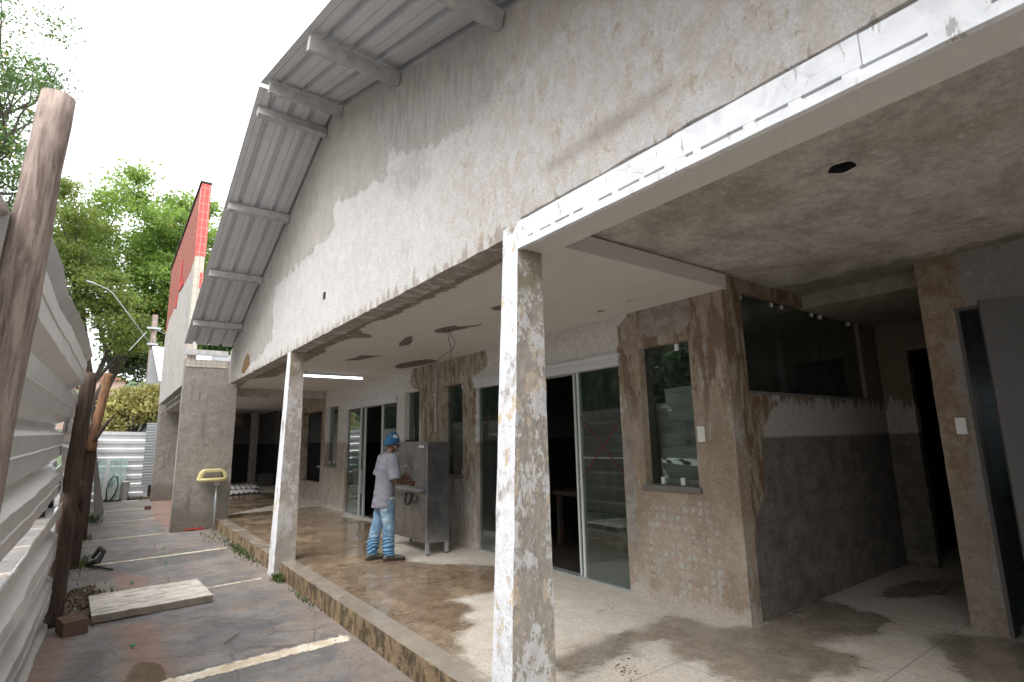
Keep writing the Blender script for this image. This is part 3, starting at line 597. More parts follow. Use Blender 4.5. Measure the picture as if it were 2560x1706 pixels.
MB().wall('z', 2.94, 3.08, (2.225, 4.52), (2.72, 14.5), (), .09).build('veranda_ceiling', MA['ceil'], B, attrs=dict(m1=lambda x, y, z: sdpoly(x, y, strip), m2=lambda x, y, z: sdmulti(x, y, patch)))
mb = MB(); seg = 24; hc = (3.257, 1.174); hr = .07                     # slab with a round broken hole
o = MB().wall('z', 3.1, 3.24, (2.26, 6.06), (-4, 2.76), ((3.157, 3.357, 1.074, 1.274),), .12).build('entrance_ceiling', MA['slab'], B)
mb = MB()
for k in range(seg):
    a0, a1 = 2 * math.pi * k / seg, 2 * math.pi * (k + 1) / seg
    def sq(a): m_ = max(abs(math.cos(a)), abs(math.sin(a))); return (hc[0] + .102 * math.cos(a) / m_, hc[1] + .102 * math.sin(a) / m_)
    def ci(a): r = hr * (1 + .06 * math.sin(a * 5)); return (hc[0] + r * math.cos(a), hc[1] + r * math.sin(a))
    mb.poly([(*sq(a0), 3.0975), (*sq(a1), 3.0975), (*ci(a1), 3.0975), (*ci(a0), 3.0975)]); mb.cur = 1; mb.poly([(*ci(a0), 3.0975), (*ci(a1), 3.0975), (*ci(a1), 3.2), (*ci(a0), 3.2)]); mb.cur = 0
mb.build('hole_rim', [MA['slab'], MA['dark']], B, recalc=False)  # inner faces near-black: the hole's shade put into their colour
MB().box(3.17, 3.345, 1.085, 1.265, 3.16, 3.19).build('hole_shade_plate', MA['dark'], B)  # dark plate added over the hole to keep its inside black
MB().box(2.25, 10.2, -4, 2.9, 3.262, 3.33).build('light_block_slab', MA['dark'], B)  # unseen slab added above the ceilings to stop light leaking in
MB().wall('z', 2.95, 3.26, (6.062, 8.2), (1.45, 2.9), (), .2).build('recess_ceiling', MA['slab'], B)
# walls -------------------------------------------------
OP = [(3.17, 3.80, 1.11, 2.53), (4.10, 7.035, -.3, 2.38), (7.45, 8.08, 1.05, 2.50), (8.96, 9.59, 1.05, 2.51), (9.94, 12.78, -.3, 2.36), (13.38, 14.30, 1.04, 2.50), (14.66, 16.4, .56, 2.45)]
bare = [[(2.7, 3.2), (3.5, 3.2), (3.9, 2.97), (4.07, 2.8), (4.1, 2.5), (4.1, -.3), (2.7, -.3)]]
strk = [[(9.23, 2.96), (9.40, 2.72), (9.24, 2.57), (8.99, 2.52), (8.9, 1.5), (8.9, 1.0), (7.1, 1.0), (7.05, 2.45), (7.19, 2.56), (6.83, 2.62), (6.70, 2.77), (6.83, 2.95), (7.4, 3.0)], [(14.9, 3), (14.4, 2.9), (14.35, 1.6), (14.5, 1), (16.8, .9), (16.8, 3)]]
greyp = [[(3.12, 2.99), (3.58, 2.96), (3.80, 2.9), (3.78, 2.66), (3.3, 2.60), (3.14, 2.66)], [(3.95, 1.65), (4.1, 1.6), (4.1, .25), (3.95, .5)], [(2.98, 2.9), (3.02, 2.9), (2.98, 1.7), (2.93, 1.7)], [(8.7, 2.9), (8.8, 2.9), (8.8, 1.8), (8.7, 1.9)], [(7.6, 2.95), (8.0, 2.95), (8.0, 2.7), (7.6, 2.7)]]
dabp = [[(3.05, 1.0), (3.9, .9), (3.9, .2), (3.3, .12), (2.95, .3)]]
wat = dict(m1=lambda x, y, z: sdmulti(y, z, bare), m2=lambda x, y, z: sdmulti(y, z, strk), m3=lambda x, y, z: sdmulti(y, z, greyp), m4=lambda x, y, z: sdmulti(y, z, dabp))
MB().wall('x', 4.5, 4.66, (2.90, 16.7), (-.05, 3.2), OP, .1).build('veranda_wall', MA['wall'], B, attrs=wat, jit=.0025, js=7)
mb = MB(); mb.wall('x', 4.498, 4.663, (2.763, 2.899), (-.05, 3.255), (), .07); mb.build('veranda_wall', MA['wall'], B, attrs=wat, jit=.002, js=9)
# recess side wall with the high window
stn = [[(4.6, 3.2), (6.1, 3.2), (6.0, 2.96), (4.83, 2.97), (4.81, 1.98), (5.7, 1.95), (5.2, 1.85), (4.95, 1.62), (4.95, 1.2), (4.6, .6)]]
MB().wall('y', 2.762, 2.90, (4.665, 8.1), (-.05, 3.255), ((4.81, 7.47, 2.0, 2.955),), .12).build('recess_wall', MA['recess'], B, attrs=dict(m1=lambda x, y, z: sdmulti(x, z, stn)), jit=.002)
MB().wall('x', 7.96, 8.1, (1.45, 2.76), (-.05, 2.95), ((1.62, 2.44, -.1, 2.60),), .08).build('recess_wall', MA['recess'], B, attrs=dict(m1=lambda x, y, z: x * 0 - 1), jit=.006, js=8)
MB().wall('y', 1.612, 1.45, (5.935, 7.95), (-.05, 3.1), (), .2).build('recess_wall', MA['recess'], B, attrs=dict(m1=lambda x, y, z: x * 0 - 1))
MB().wall('x', 5.77, 5.93, (-4, 1.612), (-.05, 3.15), ((.47, 1.375, -.1, 2.63),), .09).build('entrance_wall', MA['pier'], B, jit=.004, js=7)
MB().wall('y', -2.6, -2.45, (2.3, 5.77), (G - .1, 3.1), (), .2).build('entrance_wall', MA['pier'], B)  # unseen end wall, added to cut the light in the entrance
# floor
wetp = [[(1.9, 14.5), (4.6, 14.5), (4.5, 12.8), (4.25, 12.2), (4.4, 10.6), (4.0, 9.4), (3.75, 8.6), (3.45, 8.0), (3.36, 7.4), (3.44, 7.0), (3.62, 6.6), (4.05, 6.15), (4.3, 5.75), (4.0, 5.35), (3.39, 5.05), (2.97, 5.12), (2.95, 4.8), (2.72, 4.37), (2.43, 4.08), (2.24, 3.72), (2.2, 3.2), (1.9, 2.5)],
        [(4.31, 3.39), (4.245, 2.96), (4.52, 2.77), (5.63, 2.84), (5.77, 2.62), (5.6, 2.14), (5.12, 2.02), (4.63, 2.16), (4.55, 2.30), (4.46, 2.01), (4.33, 1.81), (3.77, 2.01), (3.42, 2.30), (3.42, 2.50), (3.63, 2.63), (3.43, 2.72), (3.61, 2.82), (3.71, 3.05), (3.43, 3.1), (3.23, 3.02), (2.82, 3.04), (2.69, 3.0), (2.6, 3.3), (2.86, 3.39), (3.15, 3.39), (3.7, 3.33)],
        [(5.3, 1.75), (5.75, 1.5), (5.75, 0), (4.6, 0), (4.45, 1.2), (4.8, 1.5)], [(6.3, 2.45), (7.2, 2.5), (7.5, 2.1), (6.9, 2.0), (6.4, 2.2)], [(3.3, 1.9), (3.7, 1.6), (3.2, .9), (2.6, 1.3), (2.7, 2.1), (3.0, 2.3)], [(4.5, 16.5), (1.9, 14), (1.9, 20), (4.5, 20)]]
def joints(x, y, z):
    d = np.abs(x - 2.235)
    for yy in (-1.35, 2.71, 5.4, 9.4, 13.4): d = np.minimum(d, np.where(x > 2.24, np.abs(y - yy - .004 * (x - 3)), 9))
    for xx in (3.42, 4.47, 5.62): d = np.minimum(d, np.where(y < 2.71, np.abs(x - xx), 9))
    d = np.minimum(d, np.where(x > 3.4, np.abs(y - 1.68), 9)); d = np.minimum(d, np.where(y > 2.71, np.abs(x - 3.445), 9))
    return d
mb = MB(); fx = axis_pts([(2.03, 2.2, .085), (2.2, 2.26, .01), (2.26, 3.40, .06), (3.40, 3.47, .01), (3.47, 4.44, .06), (4.44, 4.5, .01), (4.5, 5.60, .08), (5.60, 5.64, .01), (5.64, 9.5, .2)])
fy = axis_pts([(-4, 1.65, .12), (1.65, 1.71, .01), (1.71, 2.68, .06), (2.68, 2.74, .01), (2.74, 5.38, .06), (5.38, 5.42, .01), (5.42, 9.38, .08), (9.38, 9.42, .01), (9.42, 16, .12), (16, 28, .6)])
n = len(fx)
for y in fy:
    for x in fx: mb.v.append((x, y, 0))
for j in range(len(fy) - 1):
    for i in range(n - 1): mb.f.append([j * n + i, j * n + i + 1, (j + 1) * n + i + 1, (j + 1) * n + i]); mb.mi.append(0)
mb.build('terrazzo_floor', MA['floor'], B, attrs=dict(m1=lambda x, y, z: sdmulti(x, y, wetp), m2=lambda x, y, z: np.where(x < 2.235, 1., -1.), m3=joints), recalc=False)
MB().wall('x', 2.026, 2.12, (-4, 13.83), (G - .05, -.003), (), .08).build('kerb', MA['kerb'], B, jit=.006, js=11)
# rooms behind the glass
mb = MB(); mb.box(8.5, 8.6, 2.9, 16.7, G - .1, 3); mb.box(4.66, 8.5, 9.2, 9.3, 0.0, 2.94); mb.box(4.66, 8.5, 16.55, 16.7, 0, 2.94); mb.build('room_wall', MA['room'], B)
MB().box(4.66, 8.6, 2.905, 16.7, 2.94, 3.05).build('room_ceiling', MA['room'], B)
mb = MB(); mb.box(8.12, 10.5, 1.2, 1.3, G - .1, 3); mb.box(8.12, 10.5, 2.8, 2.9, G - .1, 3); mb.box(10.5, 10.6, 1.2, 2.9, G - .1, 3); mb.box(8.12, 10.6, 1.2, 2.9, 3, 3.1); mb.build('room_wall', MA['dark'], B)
mb = MB(); mb.box(5.935, 7.9, 1.39, 1.445, 0, 3); mb.box(7.9, 8.0, -1.5, 1.445, 0, 1.9); mb.box(7.9, 8, -1.5, 1.445, 2.05, 3); mb.box(5.935, 7.9, -1.6, -1.5, 0, 3); mb.build('tiled_room_wall', MA['bluetile'], B)  # slit left in the far wall, shaped to let light into the room
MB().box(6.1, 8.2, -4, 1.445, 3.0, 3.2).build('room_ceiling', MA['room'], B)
MB().box(4.665, 8.49, 2.905, 16.54, .002, .006).build('room_floor', MA['darkfloor'], B)  # dark sheet over the terrazzo, the room's shade put into its colour
# workbench clutter seen through doors and the broken opening
mb = MB(); mb.box(5.6, 7.2, 4.3, 6.6, .74, .80); mb.box(5.65, 5.72, 4.35, 4.42, 0, .74); mb.box(5.65, 5.72, 6.5, 6.57, 0, .74); mb.box(7.1, 7.16, 4.4, 4.46, 0, .74); mb.build('counter', MA['post'], B)
MB().box(4.9, 5.4, 14.8, 16.3, .9, .95).build('counter', MA['purlin'], B)

# door sets -------------------------------------------------
def doorset(y0, y1, ztop, inner, name_label):
    d = thing('sliding_glass_door', (4.55, (y0 + y1) / 2, 0), name_label[0], 'glass door', 'sliding glass doors along the veranda wall')
    mb = MB(); mb.box(4.47, 4.60, y0 - .03, y1 + .03, ztop + .002, ztop + .13); mb.box(4.455, 4.50, y0 - .04, y1 + .04, ztop + .085, ztop + .134); mb.box(4.461, 4.50, y0 - .03, y1 + .03, ztop + .035, ztop + .05); mb.build('track_cover', MA['white'], d)
    mb = MB(); mb.box(4.52, 4.62, y0 + .001, y1 - .001, .001, .018); mb.build('sill_track', MA['galv'], d)
    for (a, b, xx) in inner:
        p = MB().box(xx, xx + .009, a, b, .02, ztop + .02).build('glass_pane', MA['glass'], d)
        p['label'] = 'green tinted pane reflecting the metal fence'
        f = MB().box(xx - .016, xx + .024, (b - .001) if a < (y0 + y1) / 2 else a - .026, (b + .026) if a < (y0 + y1) / 2 else a + .001, .02, ztop).build('pane_stile', MA['white'], p)
    return d
d1 = doorset(4.10, 7.035, 2.38, [(4.105, 4.80, 4.55), (4.18, 4.90, 4.585), (6.33, 7.03, 4.55)], ['wide glass door between the brown wall corner and the water cooler', 0])
for (a, b) in (((4.83, 1.85), (4.13, 1.14)), ((4.14, 1.84), (4.83, 1.14)), ((6.36, 1.3), (6.62, 1.55)), ((6.95, 1.95), (6.80, 1.8))):
    A_ = Vector((4.5455, a[0] - .04, a[1])); C_ = Vector((4.5455, b[0] - .04, b[1])); dd = (C_ - A_).normalized(); nn = Vector((0, -dd.z, dd.y)) * .005
    MB().prism([A_ + nn, C_ + nn, C_ - nn, A_ - nn], (.004, 0, 0)).build('red_cross_stroke', MA['red'], d1)
d2 = doorset(9.94, 12.78, 2.36, [(9.945, 10.70, 4.55), (10.05, 10.82, 4.585), (11.98, 12.775, 4.55), (11.80, 12.56, 4.585)], ['glass door left of the man, reflecting foliage, one panel slid open', 0])
MB().tube([(4.53, 11.72, 1.0), (4.50, 11.72, 1.0), (4.50, 11.72, .5), (4.53, 11.72, .5)], .012, 6).build('pull_handle', MA['galv'], d2)
# windows
def window(y0, y1, z0, z1, x, name, lab, clamps, sill=True):
    d = thing('fixed_glass_window', (4.6, (y0 + y1) / 2, z0), lab, 'window', 'narrow glass windows in the veranda wall')
    MB().box(x, x + .008, y0 + .002, y1 - .002, z0 + .004, z1 - .002).build('glass_pane', MA['glass'], d)
    for (yy, zz) in clamps: MB().box(x - .014, x + .022, yy - .022, yy + .022, zz - .035, zz + .035).build('glass_clamp', MA['whiteb'], d, bevel=.004)
    if sill: MB().box(4.465, 4.665, y0 - .03, y1 + .03, z0 - .045, z0 + .003).build('sill', MA['granite'], d)
window(3.17, 3.80, 1.11, 2.53, 4.60, 0, 'narrow window with brown broken reveal beside the light switch', [(3.38, 2.49), (3.66, 1.15), (3.42, 1.15)])
window(7.45, 8.08, 1.05, 2.50, 4.60, 0, 'narrow window right behind the steel water cooler, below the leak stains', [(7.6, 2.46), (7.6, 1.10)])
window(8.96, 9.59, 1.05, 2.51, 4.60, 0, 'narrow window just above the head of the man, left of the leak stains', [(9.1, 2.47)], False)
window(13.38, 14.30, 1.04, 2.50, 4.60, 0, 'narrow window at the far end, left of the farther glass door', [(14.2, 1.09), (13.5, 1.09)])
d = thing('high_glass_window', (6.1, 2.83, 2.0), 'wide dark glass window high in the recess wall with white clamps', 'window')
MB().box(4.815, 6.46, 2.795, 2.803, 2.004, 2.95).build('glass_pane', MA['glassd'], d); MB().box(6.475, 7.465, 2.806, 2.814, 2.004, 2.95).build('glass_pane', MA['glassd'], d)
for xx in (4.86, 5.45, 5.66, 6.33, 6.55, 7.3): MB().box(xx - .02, xx + .02, 2.785, 2.82, 2.90, 2.945).build('glass_clamp', MA['whiteb'], d, bevel=.006)
MB().box(4.80, 7.5, 2.74, 2.90, 1.975, 1.999).build('sill', MA['granite'], d)
# sliding door leaf, frame, outlet on the right
dr = thing('open_grey_door', (5.5, .9, 0), 'pale grey hinged door standing ajar at the right edge beside the pier', 'door')
mb = MB(); mb.box(5.76, 5.94, 1.345, 1.373, 0.001, 2.60); mb.box(5.76, 5.94, .472, 1.373, 2.601, 2.628); mb.box(5.76, 5.94, .472, .5, 0.001, 2.60); mb.build('door_frame', MA['doorleaf'], dr)
A_ = Vector((5.36, 1.13, 0)); C_ = Vector((5.745, .475, 0)); dd = (C_ - A_).normalized(); nn = Vector((dd.y, -dd.x, 0)) * .035
lf = MB().prism([A_ + Vector((0, 0, .015)), C_ + Vector((0, 0, .015)), C_ + Vector((0, 0, 2.59)), A_ + Vector((0, 0, 2.59))], nn).build('door_leaf', MA['doorleaf'], dr)
q = A_ + dd * .07 - nn.normalized() * .004
mb = MB(); mb.prism([q + Vector((0, 0, .98)), q + dd * .04 + Vector((0, 0, .98)), q + dd * .04 + Vector((0, 0, 1.22)), q + Vector((0, 0, 1.22))], -nn.normalized() * .006)
mb.tube([q + dd * .02 + Vector((0, 0, 1.15)), q + dd * .02 - nn.normalized() * .05 + Vector((0, 0, 1.15)), q + dd * .12 - nn.normalized() * .055 + Vector((0, 0, 1.145))], .009, 8); mb.build('door_handle', MA['steel'], lf)
q = A_ + dd * .02 - nn.normalized() * .003; MB().prism([q + Vector((0, 0, 1.44)), q + dd * .10 + Vector((0, 0, 1.43)), q + dd * .10 + Vector((0, 0, 1.46)), q + Vector((0, 0, 1.49))], -nn.normalized() * .006).build('red_latch', MA['redc'], lf)
def plate(name, x, y0, y1, z0, z1, lab, n):
    t = thing(name, (x, (y0 + y1) / 2, z0), lab, 'wall switch'); MB().box(x - .012, x - .001, y0, y1, z0, z1).build('cover_plate', MA['whiteb'], t, bevel=.004); yc = (y0 + y1) / 2; zc = (z0 + z1) / 2
    for k in range(n): MB().box(x - .016, x - .011, yc - .017, yc + .017, zc - .011 + (k - (n - 1) / 2) * .045, zc + .011 + (k - (n - 1) / 2) * .045).build('rocker', MA['whiteb'], t, bevel=.003)
plate('light_switch', 4.497, 3.06, 3.14, 1.535, 1.68, 'small white light switch on brown plaster beside the narrow window', 1)
plate('power_outlet', 5.764, 1.422, 1.495, 1.562, 1.70, 'white outlet plate on the brown pier beside the grey door', 2)

# ------------------------------------------------------------------ lamp and hanging wires
t = thing('fluorescent_lamp', (3.45, 10.7, 2.9), 'lit white fluorescent tube lamp fixed under the veranda ceiling', 'lamp')
mb = MB(); mb.prism([(2.72, 10.60, 2.937), (2.72, 10.85, 2.937), (2.72, 10.79, 2.905), (2.72, 10.66, 2.905)], (1.38, 0, 0)); mb.build('housing', MA['white'], t)
MB().tube([(2.76, 10.725, 2.883), (4.06, 10.725, 2.883)], .017, 10).build('tube', MA['tube'], t)
for xx in (2.72, 4.075): MB().box(xx, xx + .025, 10.70, 10.75, 2.86, 2.904).build('end_cap', MA['whiteb'], t)
mb = MB(); mb.tube([(3.23, 5.66, 2.94), (3.25, 5.64, 2.86), (3.30, 5.62, 2.77), (3.27, 5.66, 2.68), (3.18, 5.72, 2.62), (3.13, 5.75, 2.57)], .004, 5); mb.tube([(3.22, 5.67, 2.94), (3.22, 5.66, 2.82), (3.26, 5.66, 2.70), (3.25, 5.66, 2.55), (3.23, 5.66, 2.42)], .004, 5); mb.tube([(3.18, 5.68, 2.94), (3.18, 5.68, 2.88)], .004, 5)
tag(mb.build('hanging_wire', MA['copper'], None, True), 'bare electric wires dangling from a grey patch of the veranda ceiling', 'wire')
mb = MB(); mb.tube([(7.0, 2.1, 2.95), (7.03, 2.08, 2.88), (7.1, 2.05, 2.86), (7.06, 2.0, 2.80)], .006, 5)
tag(mb.build('hanging_wire', MA['copper'], None, True), 'short dark wire hanging from the low ceiling inside the dark recess', 'wire')
# small lock-shaped fitting and pipe on the leak stain
mb = MB(); mb.tube([(4.485, 8.35, 2.95), (4.485, 8.33, 1.75)], .008, 6); mb.box(4.46, 4.495, 8.30, 8.38, 2.36, 2.41); tag(mb.build('wall_pipe', MA['galv'], None), 'thin pipe with small metal fitting running down the leak stained wall', 'pipe')

# ------------------------------------------------------------------ steel water cooler
mb = MB()
for (cx, cy, a) in ((2.98, 2.78, .6), (3.08, 2.93, .6), (2.92, 2.45, .9), (2.80, 2.52, .9), (2.55, 3.55, .3), (2.62, 3.75, .3), (3.9, 3.9, .2)):
    for k in range(26):
        u = random.uniform(-.13, .13); v_ = random.uniform(-.045, .045) * (1.2 if u > 0 else .8); x = cx + u * math.cos(a) - v_ * math.sin(a); y = cy + u * math.sin(a) + v_ * math.cos(a); q = random.uniform(.003, .010); pts = [(x + q * random.uniform(.5, 1.3) * math.cos(t_), y + q * random.uniform(.5, 1.3) * math.sin(t_), .003) for t_ in np.arange(0, 6.2, 1.05)]; mb.poly(pts)
tag(mb.build('muddy_footprints', MA['soil'], None, recalc=False), 'muddy brown boot prints on the dry terrazzo near the front column', 'footprints', kind='stuff')
t = thing('water_cooler', (3.9, 7.75, 0), 'tall stainless steel water cooler with taps standing against the veranda wall', 'water cooler')
x0, x1, y0, y1 = 3.72, 4.09, 7.16, 8.38
MB().box(x0, x1, y0, y1, .17, 1.565).build('cabinet', MA['steel'], t, bevel=.006)
MB().box(x0 - .008, x1 + .008, y0 - .008, y1 + .008, 1.566, 1.585).build('top_plate', MA['steel'], t, bevel=.004)
mb = MB(); pr = [(x0 - .002, 0, .985), (x0 - .012, 0, .985), (x0 - .02, 0, .905), (x0 - .11, 0, .885), (x0 - .11, 0, .866), (x0 - .05, 0, .845), (x0 - .002, 0, .80)]
mb.prism([(a, y0 + .01, c) for a, b, c in pr], (0, y1 - y0 - .02, 0)); mb.build('drip_tray', MA['steel'], t)
for yy in (7.42, 7.78, 8.14):
    mb = MB(); mb.tube([(x0, yy, 1.22), (x0 - .035, yy, 1.22), (x0 - .052, yy, 1.212), (x0 - .055, yy, 1.19)], .008, 8); mb.tube([(x0 - .03, yy - .03, 1.233), (x0 - .03, yy + .03, 1.233)], .006, 8); mb.tube([(x0 - .003, yy, 1.22), (x0 - .012, yy, 1.22)], .016, 10); mb.build('tap', MA['steel'], t, True)
MB().tube([(x0 - .03, 7.55, .83), (x0 - .05, 7.55, .74), (x0 - .06, 7.60, .68), (x0 - .06, 7.70, .675), (x0 - .05, 7.76, .70), (x0 - .03, 7.76, .82)], .02, 8).build('drain_hose', MA['black'], t, True)
for (xx, yy) in ((x0 + .03, y0 + .03), (x1 - .03, y0 + .03), (x0 + .03, y1 - .03), (x1 - .03, y1 - .03)):
    l_ = MB().box(xx - .022, xx + .022, yy - .022, yy + .022, .02, .169).build('leg', MA['tin'], t); MB().tube([(xx, yy, 0.0), (xx, yy, .019)], .016, 8).build('rubber_foot', MA['black'], l_)
MB().box(x0 - .003, x0 - .0005, 7.25, 7.42, 1.50, 1.528).build('label_sticker', MA['whiteb'], t)
MB().box(3.9, 3.97, 8.05, 8.26, 1.586, 1.62).build('top_clutter', MA['black'], t)

# ------------------------------------------------------------------ the man
def person(origin, rotz):
    t = thing('person', origin, 'man in blue beanie, grey t-shirt and faded jeans standing at the water cooler', 'person'); t.rotation_euler = (0, 0, rotz)
    E_ = lambda cx, cy, cz, rx, ry, n=20: [Vector((cx + rx * math.cos(2 * math.pi * k / n), cy + ry * math.sin(2 * math.pi * k / n), cz)) for k in range(n)]
    sh_r, el_r, wr_r = (.03, -.20, 1.36), (.045, -.27, 1.06), (.27, -.17, 1.02)
    sh_l, el_l, wr_l = (.03, .19, 1.37), (-.01, .27, 1.10), (.28, .16, 1.08)
    body = MB()
    # legs, torso, neck
    body.loft([E_(.025, -.10, .06, .045, .042), E_(.015, -.10, .28, .058, .055), E_(.02, -.10, .47, .06, .058), E_(.0, -.095, .70, .085, .085), E_(.0, -.07, .88, .10, .09)])
    body.loft([E_(-.145, .12, .06, .045, .042), E_(-.13, .12, .28, .058, .055), E_(-.07, .11, .47, .06, .058), E_(-.01, .10, .70, .085, .085), E_(.0, .07, .88, .10, .09)])
    body.loft([E_(0, 0, .82, .11, .15), E_(0, 0, .95, .11, .16), E_(.0, 0, 1.08, .10, .145), E_(.0, 0, 1.22, .115, .165), E_(.01, 0, 1.33, .105, .19), E_(.03, 0, 1.40, .07, .12), E_(.055, 0, 1.44, .055, .058), E_(.085, 0, 1.52, .055, .055)])
    for S, El, W, sgn in ((sh_r, el_r, wr_r, -1), (sh_l, el_l, wr_l, 1)):
        body.tube([S, [(S[i] + El[i]) / 2 for i in range(3)], El, [(El[i] * 1 + W[i]) / 2 for i in range(3)], W], [.056, .05, .044, .04, .028], 12)
        Wv = Vector(W); fw = (Wv - Vector(El)).normalized(); side = fw.cross(Vector((0, 0, 1))).normalized() * (1 if sgn < 0 else 1); upv = side.cross(fw)
        Rm = Matrix((fw, side, upv)).transposed()
        body.ell(Wv + fw * .055, (.055, .022, .042), 14, 9, Rm)            # palm held on edge
        for k, (ln, zz) in enumerate(((.068, .030), (.076, .010), (.072, -.010), (.058, -.028))):   # four fingers, curled
            b0 = Wv + fw * .095 + upv * zz; inn = side * (-sgn) * -1
            b1 = b0 + fw * ln * .5; b2 = b1 + (fw * .35 + inn * .8).normalized() * ln * .38; b3 = b2 + (inn * .8 - fw * .4).normalized() * ln * .3
            body.tube([b0 - fw * .02, b0, b1, b2, b3], [.010, .0095, .009, .008, .0065], 8)
        inn = side * (-sgn) * -1; b0 = Wv + fw * .03 + upv * .032
        body.tube([b0, b0 + (upv * .7 + fw * .6).normalized() * .035, b0 + (upv * .5 + fw * .9).normalized() * .062, b0 + fw * .075 + upv * .03 + inn * .015], [.013, .011, .010, .008], 8)
    # head turned with the body, slightly bowed
    Hc = Vector((.085, 0, 1.475)); tilt = Matrix.Rotation(R_(7), 3, 'Y'); rings = []
    for z, xf, xb, hw in ((-.02, .045, -.065, .052), (.0, .075, -.068, .05), (.018, .088, -.074, .055), (.04, .090, -.082, .062), (.065, .092, -.092, .068), (.09, .088, -.099, .072), (.115, .084, -.103, .074), (.135, .092, -.105, .076), (.16, .088, -.104, .077), (.19, .074, -.095, .072), (.212, .05, -.075, .058), (.23, .01, -.035, .03)):
        ring = []
        for k in range(24):
            a = 2 * math.pi * k / 24; c, s = math.cos(a), math.sin(a); xm = (xf + xb) / 2; xr = (xf - xb) / 2; ring.append(tilt @ Vector((xm + xr * c, hw * s * (1 if c < 0 else (1 - .12 * c)), z)) + Hc)
        rings.append(ring)
    body.loft(rings); T = lambda x, y, z: tilt @ Vector((x, y, z)) + Hc
    body.tube([T(.082, 0, .115), T(.098, 0, .095), T(.108, 0, .078), T(.094, 0, .064)], [.009, .012, .016, .010], 8)    # nose
    body.tube([T(.082, -.014, .047), T(.091, 0, .047), T(.082, .014, .047)], .007, 6); body.tube([T(.078, -.05, .133), T(.093, 0, .137), T(.078, .05, .133)], .009, 6)
    for sg in (-1, 1): body.ell(T(-.008, sg * .078, .09), (.018, .008, .031), 10, 7)
    b = remeshed(body, 'body', MA['skin'], t, .0065, sm=2)
    for sg in (-1, 1):
        mb = MB(); mb.ell(T(.078, sg * .031, .108), (.010, .012, .009), 10, 6); mb.build('eye', MA['whiteb'], t, True)
    mb = MB(); mb.tube([T(-.02, -.082, .105), T(.02, -.081, .112), T(.100, -.058, .115), T(.105, -.055, .12), T(.108, -.015, .12), T(.106, -.015, .092), T(.104, -.052, .092), T(.105, -.055, .12)], .003, 5); mb.build('glasses', MA['black'], t)
    mb = MB(); mb.ell(T(.074, 0, .012), (.030, .038, .030), 16, 9); mb.tube([T(.0, -.068, .075), T(.02, -.067, .045), T(.06, -.05, .018)], [.011, .016, .022], 8); mb.tube([T(.0, .068, .075), T(.02, .067, .045), T(.06, .05, .018)], [.011, .016, .022], 8); mb.tube([T(.088, -.028, .054), T(.098, 0, .06), T(.088, .028, .054)], .010, 8)
    remeshed(mb, 'beard', MA['beard'], t, .006, sm=1)
    # beanie
    mb = MB(); rings = []
    for k in range(11):
        u = k / 10; z = .125 + .132 * math.sin(u * math.pi / 2); r = math.cos(u * math.pi / 2 * .97) ** .8; ring = []
        for j in range(28):
            a = 2 * math.pi * j / 28; c, s = math.cos(a), math.sin(a); ring.append(tilt @ Vector((-.014 + .111 * r * c, .090 * r * s, z - ((.020 + .050 * (.5 - .5 * c)) * (1 - u)))) + Hc)
        rings.append(ring)
    mb.loft(rings)
    def hatp(x, y, z):
        lx = x - Hc.x; lz = z - Hc.z; rim = (lz - (.105 - .050 * (.5 - .5 * lx / .1))); r1 = np.where(rim < -.003, 1., 0.)
        sq = (y < -.02) & (lx > -.01) & (lx < .075) & (lz > .165) & (lz < .215); pat = (np.sin(lx * 200 + lz * 60) * np.sin(lz * 190 - lx * 40) > .1); return np.maximum(r1, np.where(sq & pat, 1., 0.))
    hat = remeshed(mb, 'beanie', MA['hat'], t, .005, attrs=dict(m1=hatp), sm=1, wrinkle=lambda p: .004 * mnoise.noise(p * 30))
    # t-shirt
    mb = MB(); mb.loft([E_(-.035, 0, .70, .145, .19), E_(-.02, 0, .80, .145, .192), E_(-.01, 0, .95, .135, .18), E_(0, 0, 1.10, .13, .175), E_(0, 0, 1.22, .135, .19), E_(.01, 0, 1.33, .12, .205), E_(.02, 0, 1.39, .09, .15), E_(.045, 0, 1.435, .068, .08)])
    for S, El in ((sh_r, el_r), (sh_l, el_l)):
        S = Vector(S); El = Vector(El); mb.tube([S + Vector((0, -S.y * .25, .01)), S, S.lerp(El, .5), S.lerp(El, .93)], [.075, .082, .083, .088], 16)
    def logo1(x, y, z):
        u = (y - .03) ; v = z - 1.295; r = np.hypot(u, v); back = x < .02
        arc = (np.abs(r - .058) < .008) & (v > -.01); bars = (np.abs(np.abs(u) - .052) < .007) & (v < 0) & (v > -.055); txt = (v < -.07) & (v > -.095) & (np.abs(u) < .07) & (np.sin(u * 260) > -.3); return np.where(back & (arc | bars | txt), 1., 0.)
    def logo2(x, y, z):
        u = (y - .03); v = z - 1.295; back = x < .02; vv = np.abs(np.abs(u) * 1.6 - (v + .045)) < .012; return np.where(back & vv & (v > -.05) & (v < .03), 1., 0.)
    def wr(p):
        k = math.exp(-((p.z - .80) / .13) ** 2); f = .010 * mnoise.noise(Vector((p.x * 6, p.y * 6, p.z * 16))) * (.4 + k) + .006 * mnoise.noise(Vector((p.x * 9 + p.z * 14, p.y * 14 - p.z * 10, 3))); return f
    sh = remeshed(mb, 't_shirt', MA['shirt'], t, .0075, attrs=dict(m1=logo1, m2=logo2), wrinkle=wr)
    # jeans
    mb = MB()
    mb.loft([E_(.045, -.105, .065, .066, .064), E_(.03, -.10, .14, .076, .072), E_(.025, -.10, .28, .08, .076), E_(.03, -.10, .47, .085, .082), E_(.0, -.095, .66, .105, .10), E_(-.01, -.075, .84, .125, .11)])
